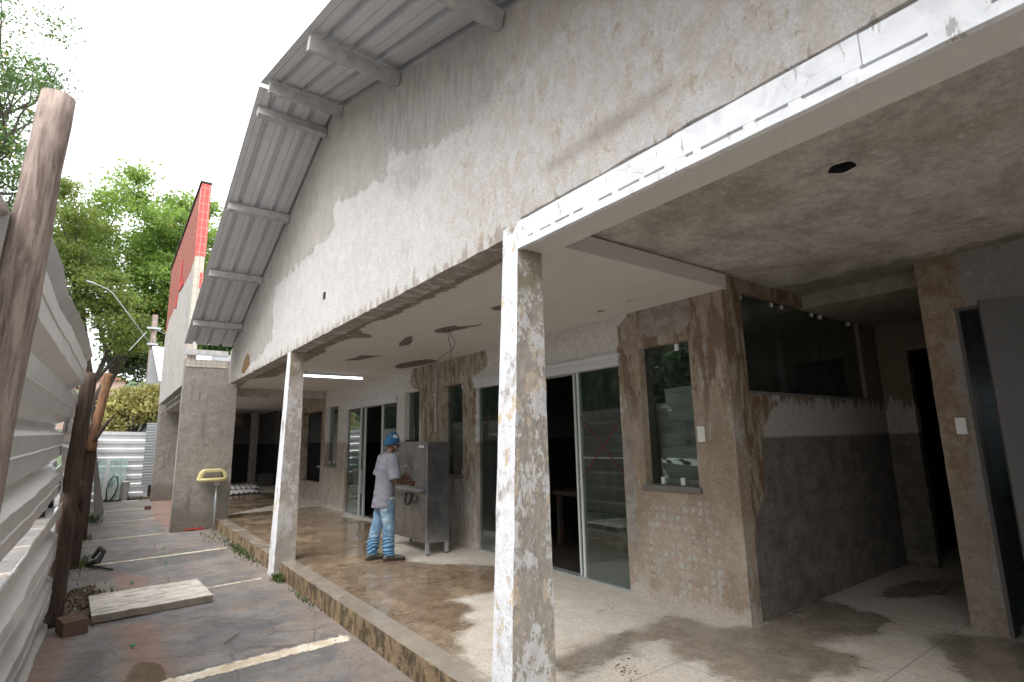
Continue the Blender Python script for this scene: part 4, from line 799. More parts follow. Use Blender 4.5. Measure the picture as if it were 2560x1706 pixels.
    mb.loft([E_(-.125, .12, .065, .066, .064), E_(-.125, .12, .14, .076, .072), E_(-.11, .12, .28, .08, .076), E_(-.06, .11, .47, .085, .082), E_(-.01, .10, .66, .105, .10), E_(-.01, .075, .84, .125, .11)])
    mb.loft([E_(-.01, 0, .76, .12, .155), E_(-.01, 0, .85, .128, .172), E_(-.005, 0, .97, .118, .16)])
    def wj(p):
        k = math.exp(-((p.z - .18) / .17) ** 2); return (.010 * k) * math.sin(p.z * 120 + 7 * mnoise.noise(p * 8) + p.y * 30) + .007 * mnoise.noise(Vector((p.x * 8, p.y * 8, p.z * 12)))
    remeshed(mb, 'jeans', MA['jeans'], t, .0075, wrinkle=wj)
    for yy, xx, rz in ((-.105, .045, -.16), (.12, -.125, .02)):
        mb = MB(); Rz = Matrix.Rotation(rz, 3, 'Z')
        prof = ((-.085, .028, .055), (-.06, .038, .085), (-.02, .042, .095), (.03, .044, .08), (.08, .048, .062), (.13, .05, .052), (.175, .044, .042), (.20, .025, .03)); rings = []
        for px, hw, hh in prof: rings.append([Rz @ Vector((px, hw * math.cos(2 * math.pi * k / 14), .014 + max(-.002, hh * (.5 + .5 * math.sin(2 * math.pi * k / 14))))) + Vector((xx, yy, 0)) for k in range(14)])
        mb.loft(rings); shoe = mb.build('shoe', MA['shoe'], None, True); shoe.parent = t
        ms = MB(); rings = []
        for px, hw, hh in prof: rings.append([Rz @ Vector((px * 1.05, (hw + .005) * sg, z)) + Vector((xx, yy, 0)) for sg, z in ((-1, .0), (1, .0), (1, .022), (-1, .022))])
        ms.loft(rings); so2 = ms.build('sole', MA['sole'], None); so2.parent = shoe
    return t
person((3.17, 7.34, .001), R_(-4))

# ------------------------------------------------------------------ portal wall with pillars and red tiles
Pt = thing('portal_wall', (1.6, 17.5, G), 'tall rough wall on two pillars with remains of glossy red tiles', 'wall')
MB().wall('y', 13.83, 14.10, (1.19, 2.27), (G - .05, 3.5), (), .09).build('pillar', MA['stucco'], Pt, jit=.006, js=6)
MB().wall('y', 21.95, 22.2, (1.25, 2.1), (G - .05, 3.0), (), .12).build('pillar', MA['stucco'], Pt, jit=.008, js=6)
Pr = [(13.0, 7.9), (13.0, 5.93), (14.1, 5.85), (14.6, 5.75), (16.2, 5.75), (17.2, 5.95), (18.2, 5.66), (20.6, 5.62), (21.1, 5.4), (22, 5.3), (22, 8)]
mb = MB(); mb.wall('x', 1.21, 1.40, (14.105, 21.7), (2.96, 7.70), (), .14)
mb.build('upper_wall', MA['tallwall'], Pt, jit=.006, attrs=dict(m1=lambda x, y, z: sdpoly(y, z, Pr)))
MB().wall('x', 1.212, 1.398, (13.846, 14.10), (3.505, 5.92), (), .09).build('upper_wall', MA['paletile'], Pt, jit=.003)
MB().box(1.208, 1.41, 13.838, 14.10, 5.922, 7.74).build('red_tile_edge', MA['redtile'], Pt)
MB().box(1.33, 1.402, 13.834, 13.845, 5.15, 5.52).build('red_tile_remnant', MA['redtile'], Pt)
for (a, b, c, d_) in ((17.1, 17.3, 6.0, 6.75), (16.4, 17.3, 5.85, 6.02), (17.9, 18.15, 5.55, 5.9)): MB().box(1.185, 1.206, a, b, c, d_).build('red_tile_remnant', MA['redc'], Pt)
MB().box(1.18, 1.42, 13.83, 21.72, 7.702, 7.76).build('coping', MA['dark'], Pt)
MB().wall('y', 13.816, 13.828, (1.2, 2.03), (3.33, 3.5), (), .1).build('bare_tile_strip', MA['paletile'], Pt, jit=.004)
MB().box(1.45, 1.82, 13.80, 13.828, G + .018, G + .045).build('red_painted_strip', MA['redc'], Pt)
MB().wall('z', 2.955, 2.75, (1.41, 2.0), (14.11, 21.9), (), .3).build('soffit_beam', MA['slab'], Pt)
# hall beyond the veranda
H = thing('open_hall', (5, 19, 0), 'dark open hall at the far end of the veranda with a square post', 'building')
MB().box(2.02, 9.5, 14.52, 14.75, 2.76, 2.975).build('cross_beam', MA['slab'], H)
MB().box(2.01, 9.5, 14.76, 26, 2.90, 3.05).build('hall_ceiling', MA['ceil'], H, attrs=dict(m1=lambda x, y, z: x * 0 - 1, m2=lambda x, y, z: x * 0 - 1))
MB().box(2.0, 9.52, 14.5, 26.1, 3.06, 3.14).build('hall_roof', MA['slab'], H)
MB().box(4.38, 4.62, 23.0, 23.24, 0, 2.899).build('hall_post', MA['stucco'], H)
mb = MB(); mb.box(9.4, 9.5, 14.8, 26, 0, 2.9); mb.box(4.2, 9.4, 25.9, 26, 0, 2.9); mb.box(5.3, 5.42, 23.1, 25.9, 0, 2.899); mb.build('hall_wall', MA['room'], H)
mb = MB(); mb.box(2.0, 4.37, 24.9, 25.0, 2.35, 2.899); mb.box(2.0, 3.2, 25.01, 25.1, 0, 2.35); mb.build('hall_wall', MA['pier'], H)
mb = MB(); mb.box(1.9, 2.0, 22.3, 26, 0, 2.9); mb.build('hall_wall', MA['room'], H)
MB().box(4.7, 5.25, 22.9, 23.05, .02, .47).build('pale_board', MA['doorleaf'], H)
# fibre sheets on the hall floor
for k, (x, y, a, z, lab) in enumerate(((3.5, 20.4, .15, .05, 'lower corrugated fibre sheet lying on the far veranda floor'), (3.75, 21.5, -.1, .11, 'upper corrugated fibre sheet resting across the lower one on the floor'))):
    mb = MB(); n = 40
    for j in range(2):
        for i in range(n + 1): u = i / n * 1.6 - .8; vv = j * 1.6 - .8; zz = z + .03 * math.sin(i / n * 2 * math.pi * 8) + .04 * j; xx = vv * math.sin(a) * -1 + u * math.cos(a); yy = u * math.sin(a) + vv * math.cos(a); mb.v.append((x + xx * .8, y + yy, zz))
    for i in range(n): mb.f.append([i, i + 1, n + 2 + i, n + 1 + i]); mb.mi.append(0)
    o = mb.build('corrugated_sheet', MA['fibre'], None, True); s_ = o.modifiers.new('t', 'SOLIDIFY'); s_.thickness = .008; tag(o, lab, 'roof sheet', 'fibre sheets on the hall floor')

# ------------------------------------------------------------------ litter bin
t = thing('litter_bin', (1.98, 13.6, G), 'pale yellow open litter bin top on a grey pole before the pillar', 'litter bin')
yb = 13.55
MB().tube([(1.965, yb, G), (1.955, yb, .84)], .03, 10).build('pole', MA['galv'], t, True)
MB().box(1.90, 2.01, yb - .035, yb + .035, .74, .83).build('bracket', MA['galv'], t)
def rr(cx, cy, z, rx, ry, n=28): return [Vector((cx + rx * math.copysign(abs(math.cos(a)) ** .55, math.cos(a)), cy + ry * math.copysign(abs(math.sin(a)) ** .55, math.sin(a)), z)) for a in [2 * math.pi * k / n for k in range(n)]]
mb = MB(); mb.loft([rr(1.86, yb, .825, .24, .17), rr(1.86, yb, .845, .285, .21), rr(1.86, yb, .90, .29, .215), rr(1.86, yb, .905, .235, .165), rr(1.86, yb, .87, .24, .165)], False); mb.poly(rr(1.86, yb, .872, .24, .165)); mb.poly(rr(1.86, yb, .8455, .24, .17)); mb.build('rim', MA['yellow'], t, True)
mb = MB(); mb.loft([[Vector((x, yb + s * .16, z)) for x, z in ((a, b), (a + .02, b), (a + .02, b - .015), (a, b - .015))] for s in (-1, 1) for a, b in ((0, 0),)]) if False else None
mb = MB(); ar = [(-.272, .90), (-.245, 1.0), (-.20, 1.06), (-.15, 1.085), (.15, 1.085), (.20, 1.06), (.245, 1.0), (.272, .90), (.205, .90), (.185, .97), (.15, 1.025), (-.15, 1.025), (-.185, .97), (-.205, .90)]
mb.prism([(1.86 + a, yb - .17, b) for a, b in ar], (0, .34, 0)); mb.build('hood', MA['yellow'], t, bevel=.008)

# ------------------------------------------------------------------ loose things in the lane
sb = MB(); sb.wall('z', -.115, -.19, (0, 1.12), (0, 1.0), (), .07); o = sb.build('concrete_slab', MA['conc'], None, jit=.006, js=8)
o.matrix_world = Matrix.Translation((.01, 7.42, 0)) @ Matrix.Rotation(R_(3), 4, 'Z'); tag(o, 'worn whitish concrete slab lying flat across the wet asphalt lane', 'concrete slab')
MB2 = MB(); MB2.wall('y', 0, .3, (0, .2), (0, .13), (), .05); o = MB2.build('brick', MA['brick'], None, jit=.008, js=12); o.matrix_world = Matrix.Translation((-.2, 7.1, G)) @ Matrix.Rotation(R_(14), 4, 'Z'); tag(o, 'dark brown solid brick in the gap between post and concrete slab', 'brick', 'loose bricks in the lane')
o2 = o.copy(); scn.collection.objects.link(o2); o2.matrix_world = Matrix.Translation((.98, 19.2, G)) @ Matrix.Scale(.75, 4); tag(o2, 'small reddish brick on the asphalt near the far pillar', 'brick', 'loose bricks in the lane')
def debris(name, cx, cy, rx, ry, n, mat, sz, lab, cat, z0=G, kind='stuff', up=.5):
    mb = MB()
    for k in range(n):
        a = random.uniform(0, 6.28); r = math.sqrt(random.random()); x = cx + rx * r * math.cos(a); y = cy + ry * r * math.sin(a); s = sz * random.uniform(.4, 1.3); th = random.uniform(0, 3.14); c, s1 = math.cos(th) * s, math.sin(th) * s; h = random.uniform(.2, up) * s
        mb.poly([(x - c, y - s1, z0 + .02), (x + s1 * .35, y - c * .35, z0 + .02 + h), (x + c, y + s1, z0 + .025), (x - s1 * .35, y + c * .35, z0 + .02 + h * .6)])
    o = mb.build(name, mat, None, recalc=False); tag(o, lab, cat, kind=kind)
debris('rubble', -.1, 8.3, .22, 1.0, 260, MA['soil'], .05, 'brown rubble and dead leaves heaped by the posts', 'debris', up=1.0)
debris('gravel', 1.75, 7.0, .28, 5.0, 380, MA['soil'], .012, 'scattered crumbs of soil and grit along the kerb', 'grit')
debris('rubble', .7, 23.2, .8, .25, 260, MA['soil'], .08, 'dark rubble along the foot of the back fence', 'debris', up=1.0)
for k, (x, y) in enumerate(((.4, 9.1), (.335, 6.32), (.935, 11.74), (.86, 10.23))):
    mb = MB(); mb.ell((x, y, G + .03), (.022, .022, .012), 8, 5); tag(mb.build('plastic_cap', MA['green'], None, True), ('green cap lying on the asphalt behind the white slab', 'green cap on the reddish mud in front of the white slab', 'green cap on the asphalt nearest the pillar', 'green cap by the middle of a parking line')[k], 'bottle cap', 'green caps on the asphalt')
def weeds(cx, cy, rx, ry, n, h, lab, zz=G):
    mb = MB()
    for k in range(n):
        x = cx + random.gauss(0, rx); y = cy + random.gauss(0, ry); a = random.uniform(0, 6.28); l_ = h * random.uniform(.4, 1.2); bx, by = math.cos(a) * l_ * .6, math.sin(a) * l_ * .6; wx, wy = -math.sin(a) * .006, math.cos(a) * .006
        mb.poly([(x - wx, y - wy, zz), (x + wx, y + wy, zz), (x + bx * .6 + wx * 1.5, y + by * .6 + wy * 1.5, zz + l_ * .7), (x + bx, y + by, zz + l_)])
    tag(mb.build('weeds', MA['leafG'], None, recalc=False), lab, 'weeds', kind='stuff')
weeds(1.98, 8.02, .03, .08, 160, .09, 'tuft of green weeds where kerb meets the second column')
weeds(1.97, 10.6, .06, .7, 420, .06, 'green weeds growing along the kerb past the second column')
weeds(1.9, 12.5, .14, .5, 240, .035, 'thin green weeds at the foot of the pillar')
weeds(1.99, 6.9, .02, .25, 60, .04, 'small weeds at the kerb foot in the foreground'); weeds(-.05, 8.5, .12, .35, 300, .06, 'weeds and moss around the left end of the slab')
weeds(-.18, 11.2, .06, .3, 160, .06, 'moss at the foot of the second post row'); weeds(-.25, 14.2, .08, .3, 120, .07, 'grass tuft at the foot of a far post'); weeds(.85, 23.0, .15, .1, 120, .08, 'grass tuft before the back fence'); weeds(-.2, 17.6, .1, .6, 200, .12, 'grass tuft behind the leaning sheet')
mb = MB(); mb.tube([(-.12, 11.0, G + .02), (.02, 10.7, G + .1), (.08, 10.75, G + .22), (.03, 10.95, G + .25), (-.05, 11.1, G + .1)], [.03, .045, .03, .035, .03], 6); mb.tube([(-.1, 10.9, G + .03), (.2, 10.3, G + .02)], .014, 5); tag(mb.build('rubber_strip', MA['black'], None), 'curled strip of black rubber at the foot of the posts', 'rubber strip')
mb = MB(); mb.tube([(1.0, 5.85, G + .025), (1.16, 6.05, G + .025)], .006, 5); tag(mb.build('twig', MA['post2'], None), 'thin reddish twig lying on the asphalt near a white line', 'twig')

# ------------------------------------------------------------------ fence of metal sheets
def fsheet(ya, yb_, za0, za1, zb0, zb1, xf, lab, period=.455, ph=0., amp=.095, wob=.02, ny=None, fold=False, group='galvanised sheets of the lane fence', mat='fence', name='fence_sheet'):
    """horizontal-rib sheet; z range goes from (za0,za1) at ya to (zb0,zb1) at yb_"""
    mb = MB(); ny = ny or max(6, int((yb_ - ya) / .12)); prof = []; L = 0
    zr = max(za1 - za0, zb1 - zb0); z = 0
    pts = [(0, 0), (.25, 0), (.12 * 0 + .29, -1), (.41, -1), (.455, 0)]
    k = 0; P = []
    while k * .455 < zr + .5:
        for a, b in ((0, 0), (.118, 0), (.126, .08), (.134, 0), (.245, 0), (.335, -1), (.385, -1)): P.append((k * .455 + a, b))
        k += 1
    P = [(p[0] * period / .455 + ph, p[1]) for p in P]
    if fold: P = [(0, .35), (.112, -.25)] + P
    P = [p for p in P if p[0] >= -.001]
    for i in range(ny + 1):
        t_ = i / ny; y = ya + (yb_ - ya) * t_; z0 = za0 + (zb0 - za0) * t_; z1 = za1 + (zb1 - za1) * t_
        for d_, o_ in P:
            z = z1 - min(d_, zr) * (z1 - z0) / zr
            x = xf(y, z) + o_ * amp + wob * mnoise.noise(Vector((0, y * 1.3, z * 1.7))) + wob * .4 * mnoise.noise(Vector((5, y * 5, z * 2))) - (.018 if False else 0)
            mb.v.append((x, y, z))
    n = len(P)
    for i in range(ny):
        for j in range(n - 1):
            if P[j][0] > zr: continue
            a = i * n + j; mb.f.append([a, a + n, a + n + 1, a + 1]); mb.mi.append(0)
    o = mb.build(name, MA[mat], None, recalc=False); s_ = o.modifiers.new('t', 'SOLIDIFY'); s_.thickness = .002
    o.data.polygons.foreach_set('use_smooth', [False] * len(o.data.polygons)); return tag(o, lab, 'metal sheet', group)
def xm(y, z):
    ze = np.interp(z, [-.2, 1.25, 1.5, 1.66, 1.98, 2.2, 2.6], [-.35, -.36, -.37, -.385, -.34, -.30, -.262]); zn = np.interp(z, [-.2, 1.27, 1.6, 2.0, 2.66], [-.40, -.425, -.435, -.41, -.37]); t_ = min(1, max(0, (y - 3.2) / 4.1)); return float(zn + (ze - zn) * t_ ** 1.1)
fsheet(3.1, 7.35, .90, 2.68, 1.13, 2.575, xm, 'large upper fence sheet between the near post and the next post', period=.455, ph=.12, fold=True)
fsheet(3.0, 7.6, -.21, .84, -.21, 1.10, lambda y, z: xm(y, z) + .005, 'low fence sheet standing on the ground at the bottom left', period=.44, ph=-.05)
fsheet(-4, 3.15, .89, 2.42, .88, 2.44, lambda y, z: -.40 - .0 * y, 'upper fence sheet beside and behind the near wooden post', ph=.12, fold=True)
fsheet(-4, 3.05, -.21, .84, -.21, .82, lambda y, z: -.415, 'low fence sheet under the upper one beside the near post', ph=-.05)
xs = lambda y, z: -.38 + .03 * math.sin(y * 1.7 + z * 2)
fsheet(7.0, 11.1, 1.14, 2.3, 1.12, 2.2, xs, 'crumpled upper fence sheet between the first and second far posts', period=.34, amp=.06, wob=.04)
fsheet(7.8, 11.2, -.2, 1.1, -.2, 1.08, xs, 'bent lower fence sheet between the first and second far posts', period=.34, amp=.06, wob=.05)
fsheet(11.2, 15.0, .9, 2.2, .9, 2.15, xs, 'upper fence sheet just past the second post', amp=.07, wob=.05)
fsheet(11.2, 19, -.2, .9, -.2, .9, xs, 'low fence sheet in the farther half of the lane', amp=.07, wob=.06)
fsheet(15.1, 23.5, .85, 2.2, .85, 2.1, xs, 'farthest upper fence sheet before the back corner', amp=.07, wob=.04)
fsheet(19.1, 23.5, -.2, .86, -.2, .86, xs, 'farthest low fence sheet before the back corner', amp=.07, wob=.04)
# back fence across the lane (same profile turned)
t = thing('back_fence', (.4, 23.6, G), 'horizontal ribbed metal sheet fence closing the end of the lane', 'fence')
mb = MB(); n = 0; P = []
k = 0
while k * .3 < 2.35:
    for a, b in ((0, 0), (.11, 0), (.15, .045), (.25, .045)): P.append((k * .3 + a, b))
    k += 1
P = [p for p in P if p[0] <= 2.33] + [(2.33, 0)]
for x in (-.6, .25, 1.1):
    for d_, o_ in P: mb.v.append((x, 23.55 + o_ + .01 * x, 2.13 - .03 * x - d_))
n = len(P)
for i in range(2):
    for j in range(n - 1): a = i * n + j; mb.f.append([a, a + n, a + n + 1, a + 1]); mb.mi.append(0)
o = mb.build('ribbed_sheet', MA['fence'], t, recalc=False)
mb = MB(); n = 60
for j in range(2):
    for i in range(n + 1): mb.v.append((1.02 + .35 * j, 23.48 + .015 * math.sin(i / n * 2 * math.pi * 22), .25 + 2.17 * i / n))
for i in range(n): mb.f.append([i, i + 1, n + 2 + i, n + 1 + i]); mb.mi.append(0)
mb.build('wavy_sheet', MA['tin'], t, True, recalc=False)
for xx in (-.5, 1.3): MB().tube([(xx, 23.75, G), (xx, 23.75, 2.1)], .06, 8).build('fence_post', MA['post'], t)
# wooden posts
def wpost(pts, rad, mat, lab, n=14):
    mb = MB(); P = [Vector(p) for p in pts]; Q = []; Rr = []
    for a in range(len(P) - 1):
        for k in range(10): Q.append(P[a].lerp(P[a + 1], k / 10)); Rr.append(rad[a] + (rad[a + 1] - rad[a]) * k / 10)
    Q.append(P[-1]); Rr.append(rad[-1]); Rr = [r * (1 + .07 * mnoise.noise(Vector((k * .35, rad[0] * 99, 0)))) for k, r in enumerate(Rr)]
    mb.tube(Q, Rr, n); o = mb.build('wooden_post', MA[mat], None, True, jit=.006, js=9); o.data.polygons.foreach_set('use_smooth', [len(p.vertices) < 6 for p in o.data.polygons]); return tag(o, lab, 'wooden post', 'wooden posts of the lane fence')
wpost([(-.41, 2.52, G - .1), (-.325, 2.54, 1.9), (-.277, 2.52, 2.93)], [.076, .066, .053], 'postg', 'thick grey weathered post in the left foreground, its top against the sky')
wpost([(-.325, 7.68, G - .1), (-.30, 7.68, 1.2), (-.25, 7.68, 2.43)], [.10, .075, .07], 'post', 'dark post at the end of the large upper fence sheet')
wpost([(-.345, 8.0, G - .1), (-.30, 7.95, 1.0), (-.275, 7.95, 2.3)], [.05, .05, .04], 'post', 'thin dark prop standing right behind the first dark post')
wpost([(-.32, 11.0, G - .1), (-.27, 11.0, 1.0), (-.22, 11.0, 1.95)], [.11, .09, .075], 'post', 'dark lower part of the spliced second post')
wpost([(-.245, 10.9, 1.55), (-.17, 10.9, 2.2), (-.115, 10.9, 2.78)], [.07, .065, .062], 'post2', 'post top coloured orange as if lit, tied onto the spliced second post')  # orange light on the post top put into the wood colour
wpost([(-.30, 14.15, G - .1), (-.28, 14.15, 2.1)], [.10, .08], 'post', 'dark post standing third along the lane')
wpost([(-.33, 16.8, G - .1), (-.31, 16.8, 2.1)], [.08, .07], 'post', 'dark post farthest along the lane fence')
wpost([(-.20, 10.85, 1.7), (-.05, 10.8, 2.0), (.03, 10.8, 2.12)], [.03, .022, .012], 'post', 'short broken branch sticking out at the post splice')
# sheets and panes leaning
mb = MB()
for y, x, z in ((17.6, -.12, G), (18.2, .05, G)): pass
pl = [((-.13, 17.6, G + .01), (-.30, 16.1, 1.72)), ((-.07, 17.8, G + .01), (-.295, 16.2, 1.76)), ((-.02, 18.0, G + .01), (-.28, 16.35, 1.72)), ((.05, 18.3, G + .06), (-.265, 16.5, 1.65))]
for a, b in pl: mb.v += [a, b]
for i in range(3): mb.f.append([2 * i, 2 * i + 2, 2 * i + 3, 2 * i + 1]); mb.mi.append(0)
o = mb.build('leaning_sheet', MA['tin'], None, recalc=False); s_ = o.modifiers.new('t', 'SOLIDIFY'); s_.thickness = .012; tag(o, 'narrow grey metal strip leaning against the lane fence', 'metal sheet')
def pane(x0, x1, z1, y, lean, lab, mat='glassl', z0=G + .03):
    mb = MB(); mb.prism([(x0, y, z0), (x1, y, z0), (x1, y + lean, z1), (x0, y + lean, z1)], (0, .008, 0)); return tag(mb.build('glass_sheet', MA[mat], None), lab, 'glass pane', 'panes leaning on the back fence')
pane(-.24, .56, 1.2, 23.2, .25, 'wide pale pane leaning at the back of the stack by the back fence'); pane(.1, .42, .62, 23.05, .2, 'short pale pane at the front of the stack near the white bucket')
mb = MB(); mb.prism([(-.09, 23.12, G + .02), (.04, 23.12, G + .02), (.085, 23.42, 1.22), (-.03, 23.42, 1.22)], (0, .03, 0)); tag(mb.build('aluminium_frame_bar', MA['white'], None), 'pale aluminium frame bar leaning on the panes by the back fence', 'frame bar')
t = thing('oval_glass', (.22, 23.0, G), 'green oval pane with black rubber rim leaning by the back fence', 'glass pane')
pts = [(.08, 23.0, -.05), (.05, 23.03, .2), (.12, 23.1, .5), (.22, 23.14, .65), (.33, 23.12, .58), (.355, 23.08, .35), (.29, 23.02, .05), (.16, 22.98, -.16), (.09, 22.98, -.14)]
MB().tube(pts + [pts[0]], .018, 6).build('rubber_rim', MA['black'], t, True); MB().prism(pts, (0, .006, 0)).build('pane', MA['glassl'], t)
t = thing('white_bucket', (.56, 22.9, G), 'tall white plastic bucket standing before the back fence', 'bucket')
mb = MB(); mb.loft([[Vector((.56 + r * math.cos(2 * math.pi * k / 20), 22.95 + r * math.sin(2 * math.pi * k / 20), z)) for k in range(20)] for r, z in ((.085, G), (.12, .43), (.128, .43), (.128, .445), (.115, .445), (.08, G + .03))]); mb.build('shell', MA['whiteb'], t, True)
mb = MB(); mb.box(.5, .95, 22.5, 22.6, G + .015, G + .035); tag(mb.build('white_batten', MA['whiteb'], None), 'flat white strip lying in front of the white bucket', 'strip')

# ------------------------------------------------------------------ beyond: shed, pole, car, houses, hill
t = thing('tin_shed', (2.6, 27, G), 'grey tin shed with a bright white roof sheet behind the far wall', 'shed')
mb = MB(); mb.wall('y', 26.4, 26.5, (1.0, 5), (G, 5.5), (), .6); mb.build('tin_wall', MA['tin'], t); mb = MB(); mb.prism([(1.06, 26.35, 5.62), (3.2, 26.35, 5.62), (3.2, 25.0, 4.1), (1.33, 25.0, 4.1)], (0, .02, .03)); mb.build('roof_sheet', MA['whitetin'], t)
t = thing('utility_pole', (1.12, 27.5, G), 'brown utility pole with a long street lamp arm beside the trees', 'utility pole')
MB().tube([(1.12, 27.5, G), (1.10, 27.5, 7.2)], [.14, .11], 10).build('shaft', MA['postg'], t, True)
mb = MB(); mb.tube([(1.0, 27.4, 5.95), (-.45, 26.6, 7.75), (-.62, 26.5, 7.86), (-.95, 26.4, 7.98)], [.02, .02, .02, .016], 6); a_ = mb.build('lamp_arm', MA['galv'], t, True)
mb = MB(); mb.ell((-1.15, 26.35, 8.02), (.2, .07, .04), 12, 7, Matrix.Rotation(.25, 3, 'Y')); mb.build('lamp_head', MA['galv'], a_, True)
mb = MB(); mb.box(.85, 1.35, 27.3, 27.42, 6.55, 6.63); mb.box(.9, 1.3, 27.3, 27.42, 5.85, 5.93); mb.tube([(1.2, 27.3, 6.5), (1.9, 26, 6.0), (2.6, 25, 5.9)], .012, 4); mb.tube([(.85, 27.3, 6.4), (.55, 27, 5.9), (.3, 27, 5.5)], .015, 4); mb.build('crossarm', MA['galv'], t)
t = thing('parked_car', (-2.2, 21, G), 'blue grey car parked behind the fence, glimpsed through a gap', 'car')
prof = [(-2.1, .35), (-2.1, .75), (-1.95, .9), (-1.1, 1.0), (-.5, 1.42), (.9, 1.45), (1.6, 1.05), (2.05, .98), (2.1, .4)]
mb = MB(); mb.prism([(-2.9, 21 + a, G + b) for a, b in prof], (1.65, 0, 0)); mb.build('car_body', MA['carp'], t, bevel=.06)
mb = MB(); mb.prism([(-2.91, 21 + a, G + b) for a, b in ((-.95, 1.03), (-.45, 1.36), (.85, 1.38), (1.35, 1.05))], (1.67, 0, 0)); mb.build('side_window', MA['black'], t)
mb = MB(); mb.prism([(-2.8, 20.02, G + 1.02), (-1.35, 20.02, G + 1.02), (-1.45, 20.48, G + 1.41), (-2.7, 20.48, G + 1.41)], (0, -.012, .012)); mb.build('windscreen', MA['black'], t)
for yy in (19.65, 22.35):
    for xx in (-2.92, -1.42):
        w_ = MB().tube([(xx, yy, G + .32), (xx + .19, yy, G + .32)], .32, 20).build('wheel', MA['black'], t)
        MB().tube([(xx - .005, yy, G + .32), (xx + .195, yy, G + .32)], .19, 14).build('rim', MA['galv'], w_)
mb = MB()
for yy in range(0, 13):
    pass
nx_, ny_ = 40, 16
for j in range(ny_ + 1):
    for i in range(nx_ + 1): x = -90 + 180 * i / nx_; y = 62 + 90 * j / ny_; mb.v.append((x, y, G - .5 + 17 * (j / ny_) ** .8 + 2 * mnoise.noise(Vector((x * .04, y * .04, 0)))))
for j in range(ny_):
    for i in range(nx_): a = j * (nx_ + 1) + i; mb.f.append([a, a + 1, a + nx_ + 2, a + nx_ + 1]); mb.mi.append(0)
mb.build('hill', MA['hill'], None, True, recalc=False)['kind'] = 'structure'
for k, (x, y, z, wd, h_) in enumerate(((-1.9, 72, 3.6, 2.6, 3.2), (1.2, 74, 3.8, 2.4, 3.4), (-.6, 84, 5.6, 3.0, 4.2), (-5.4, 80, 5, 3.2, 3.6))):
    t = thing('hillside_house', (x, y, z), ('pink hillside house at left behind the post tops', 'pink hillside house at right behind the yellow shrub', 'higher pink hillside house with red roof', 'hillside house hidden behind the lane fence')[k], 'house', 'small houses on the hillside')
    MB().box(x - wd / 2, x + wd / 2, y, y + 4, z - 3, z + h_).build('wall', MA['housew'], t); MB().prism([(x - wd / 2 - .3, y - .3, z + h_), (x + wd / 2 + .3, y - .3, z + h_), (x, y - .3, z + h_ + 1.1)], (0, 4.6, 0)).build('roof', MA['housep'], t)
    for q in (-.6, .6): MB().box(x + q - .3, x + q + .3, y - .04, y - .005, z + 1.2, z + 2.2).build('window', MA['black'], t)

# ------------------------------------------------------------------ trees
def leaf_mesh(C, size, name, mat, parent, droop=.0):
    n = len(C); u = rng.normal(size=(n, 3)); u /= np.linalg.norm(u, axis=1)[:, None]; v = rng.normal(size=(n, 3)); v -= (v * u).sum(1)[:, None] * u; v /= np.linalg.norm(v, axis=1)[:, None]
    if droop: u[:, 2] -= droop; u /= np.linalg.norm(u, axis=1)[:, None]
    s = size * rng.uniform(.6, 1.4, n)[:, None]; P = np.stack([C - u * s * .5, C + v * s * .24, C + u * s * .5, C - v * s * .24], 1).reshape(-1, 3)
    P = P - np.array(wloc(parent)); me = bpy.data.meshes.new(name); me.vertices.add(4 * n); me.vertices.foreach_set('co', P.ravel().astype(np.float32)); me.loops.add(4 * n); me.loops.foreach_set('vertex_index', np.arange(4 * n, dtype=np.int32))
    me.polygons.add(n); me.polygons.foreach_set('loop_start', np.arange(0, 4 * n, 4, dtype=np.int32)); me.polygons.foreach_set('loop_total', np.full(n, 4, dtype=np.int32)); me.update(); me.materials.append(mat)
    o = bpy.data.objects.new(name, me); scn.collection.objects.link(o); o.parent = parent; return o
def tree(base, clumps, nleaf, size, mat, lab, cat='tree', trunk=None, tr=.3, limbs=40, spread=1.0, name='tree', droop=0., flat=.55):
    """clumps: list of (x,y,z,rx,ry,rz,n) ellipsoids filled with sub-clumps"""
    t = thing(name, base, lab, cat, 'trees behind the fence and walls' if cat == 'tree' else None); C = []; ends = []
    for (x, y, z, rx, ry, rz, n) in clumps:
        for k in range(n):
            d_ = rng.normal(size=3); d_ /= np.linalg.norm(d_); r = rng.uniform(.25, 1) ** .5; c = np.array([x, y, z]) + d_ * r * np.array([rx, ry, rz]); ends.append(c)
            m_ = int(nleaf * rng.uniform(.5, 1.4)); C.append(c + rng.normal(size=(m_, 3)) * np.array([1, 1, flat]) * spread * rng.uniform(.6, 1.3))
    leaf_mesh(np.concatenate(C), size, 'crown', mat, t, droop)
    trunk = trunk or [base, (base[0], base[1], base[2] + 3)]
    mb = MB(); mb.tube(trunk, [tr * (1 - .45 * k / (len(trunk) - 1)) for k in range(len(trunk))], 9); fork = np.array(trunk[-1]); idx = rng.permutation(len(ends))[:limbs]
    for i in idx:
        e = ends[i]; m1 = fork * .62 + e * .38 + np.array([*rng.normal(size=2) * .35, .5]); m2 = fork * .25 + e * .75 + rng.normal(size=3) * .25; r = tr * .34
        mb.tube([tuple(fork), tuple(m1), tuple(m2), tuple(e)], [r, r * .6, r * .35, r * .12], 5, False)
    mb.build('trunk', MA['bark'], t, True, recalc=False); return t
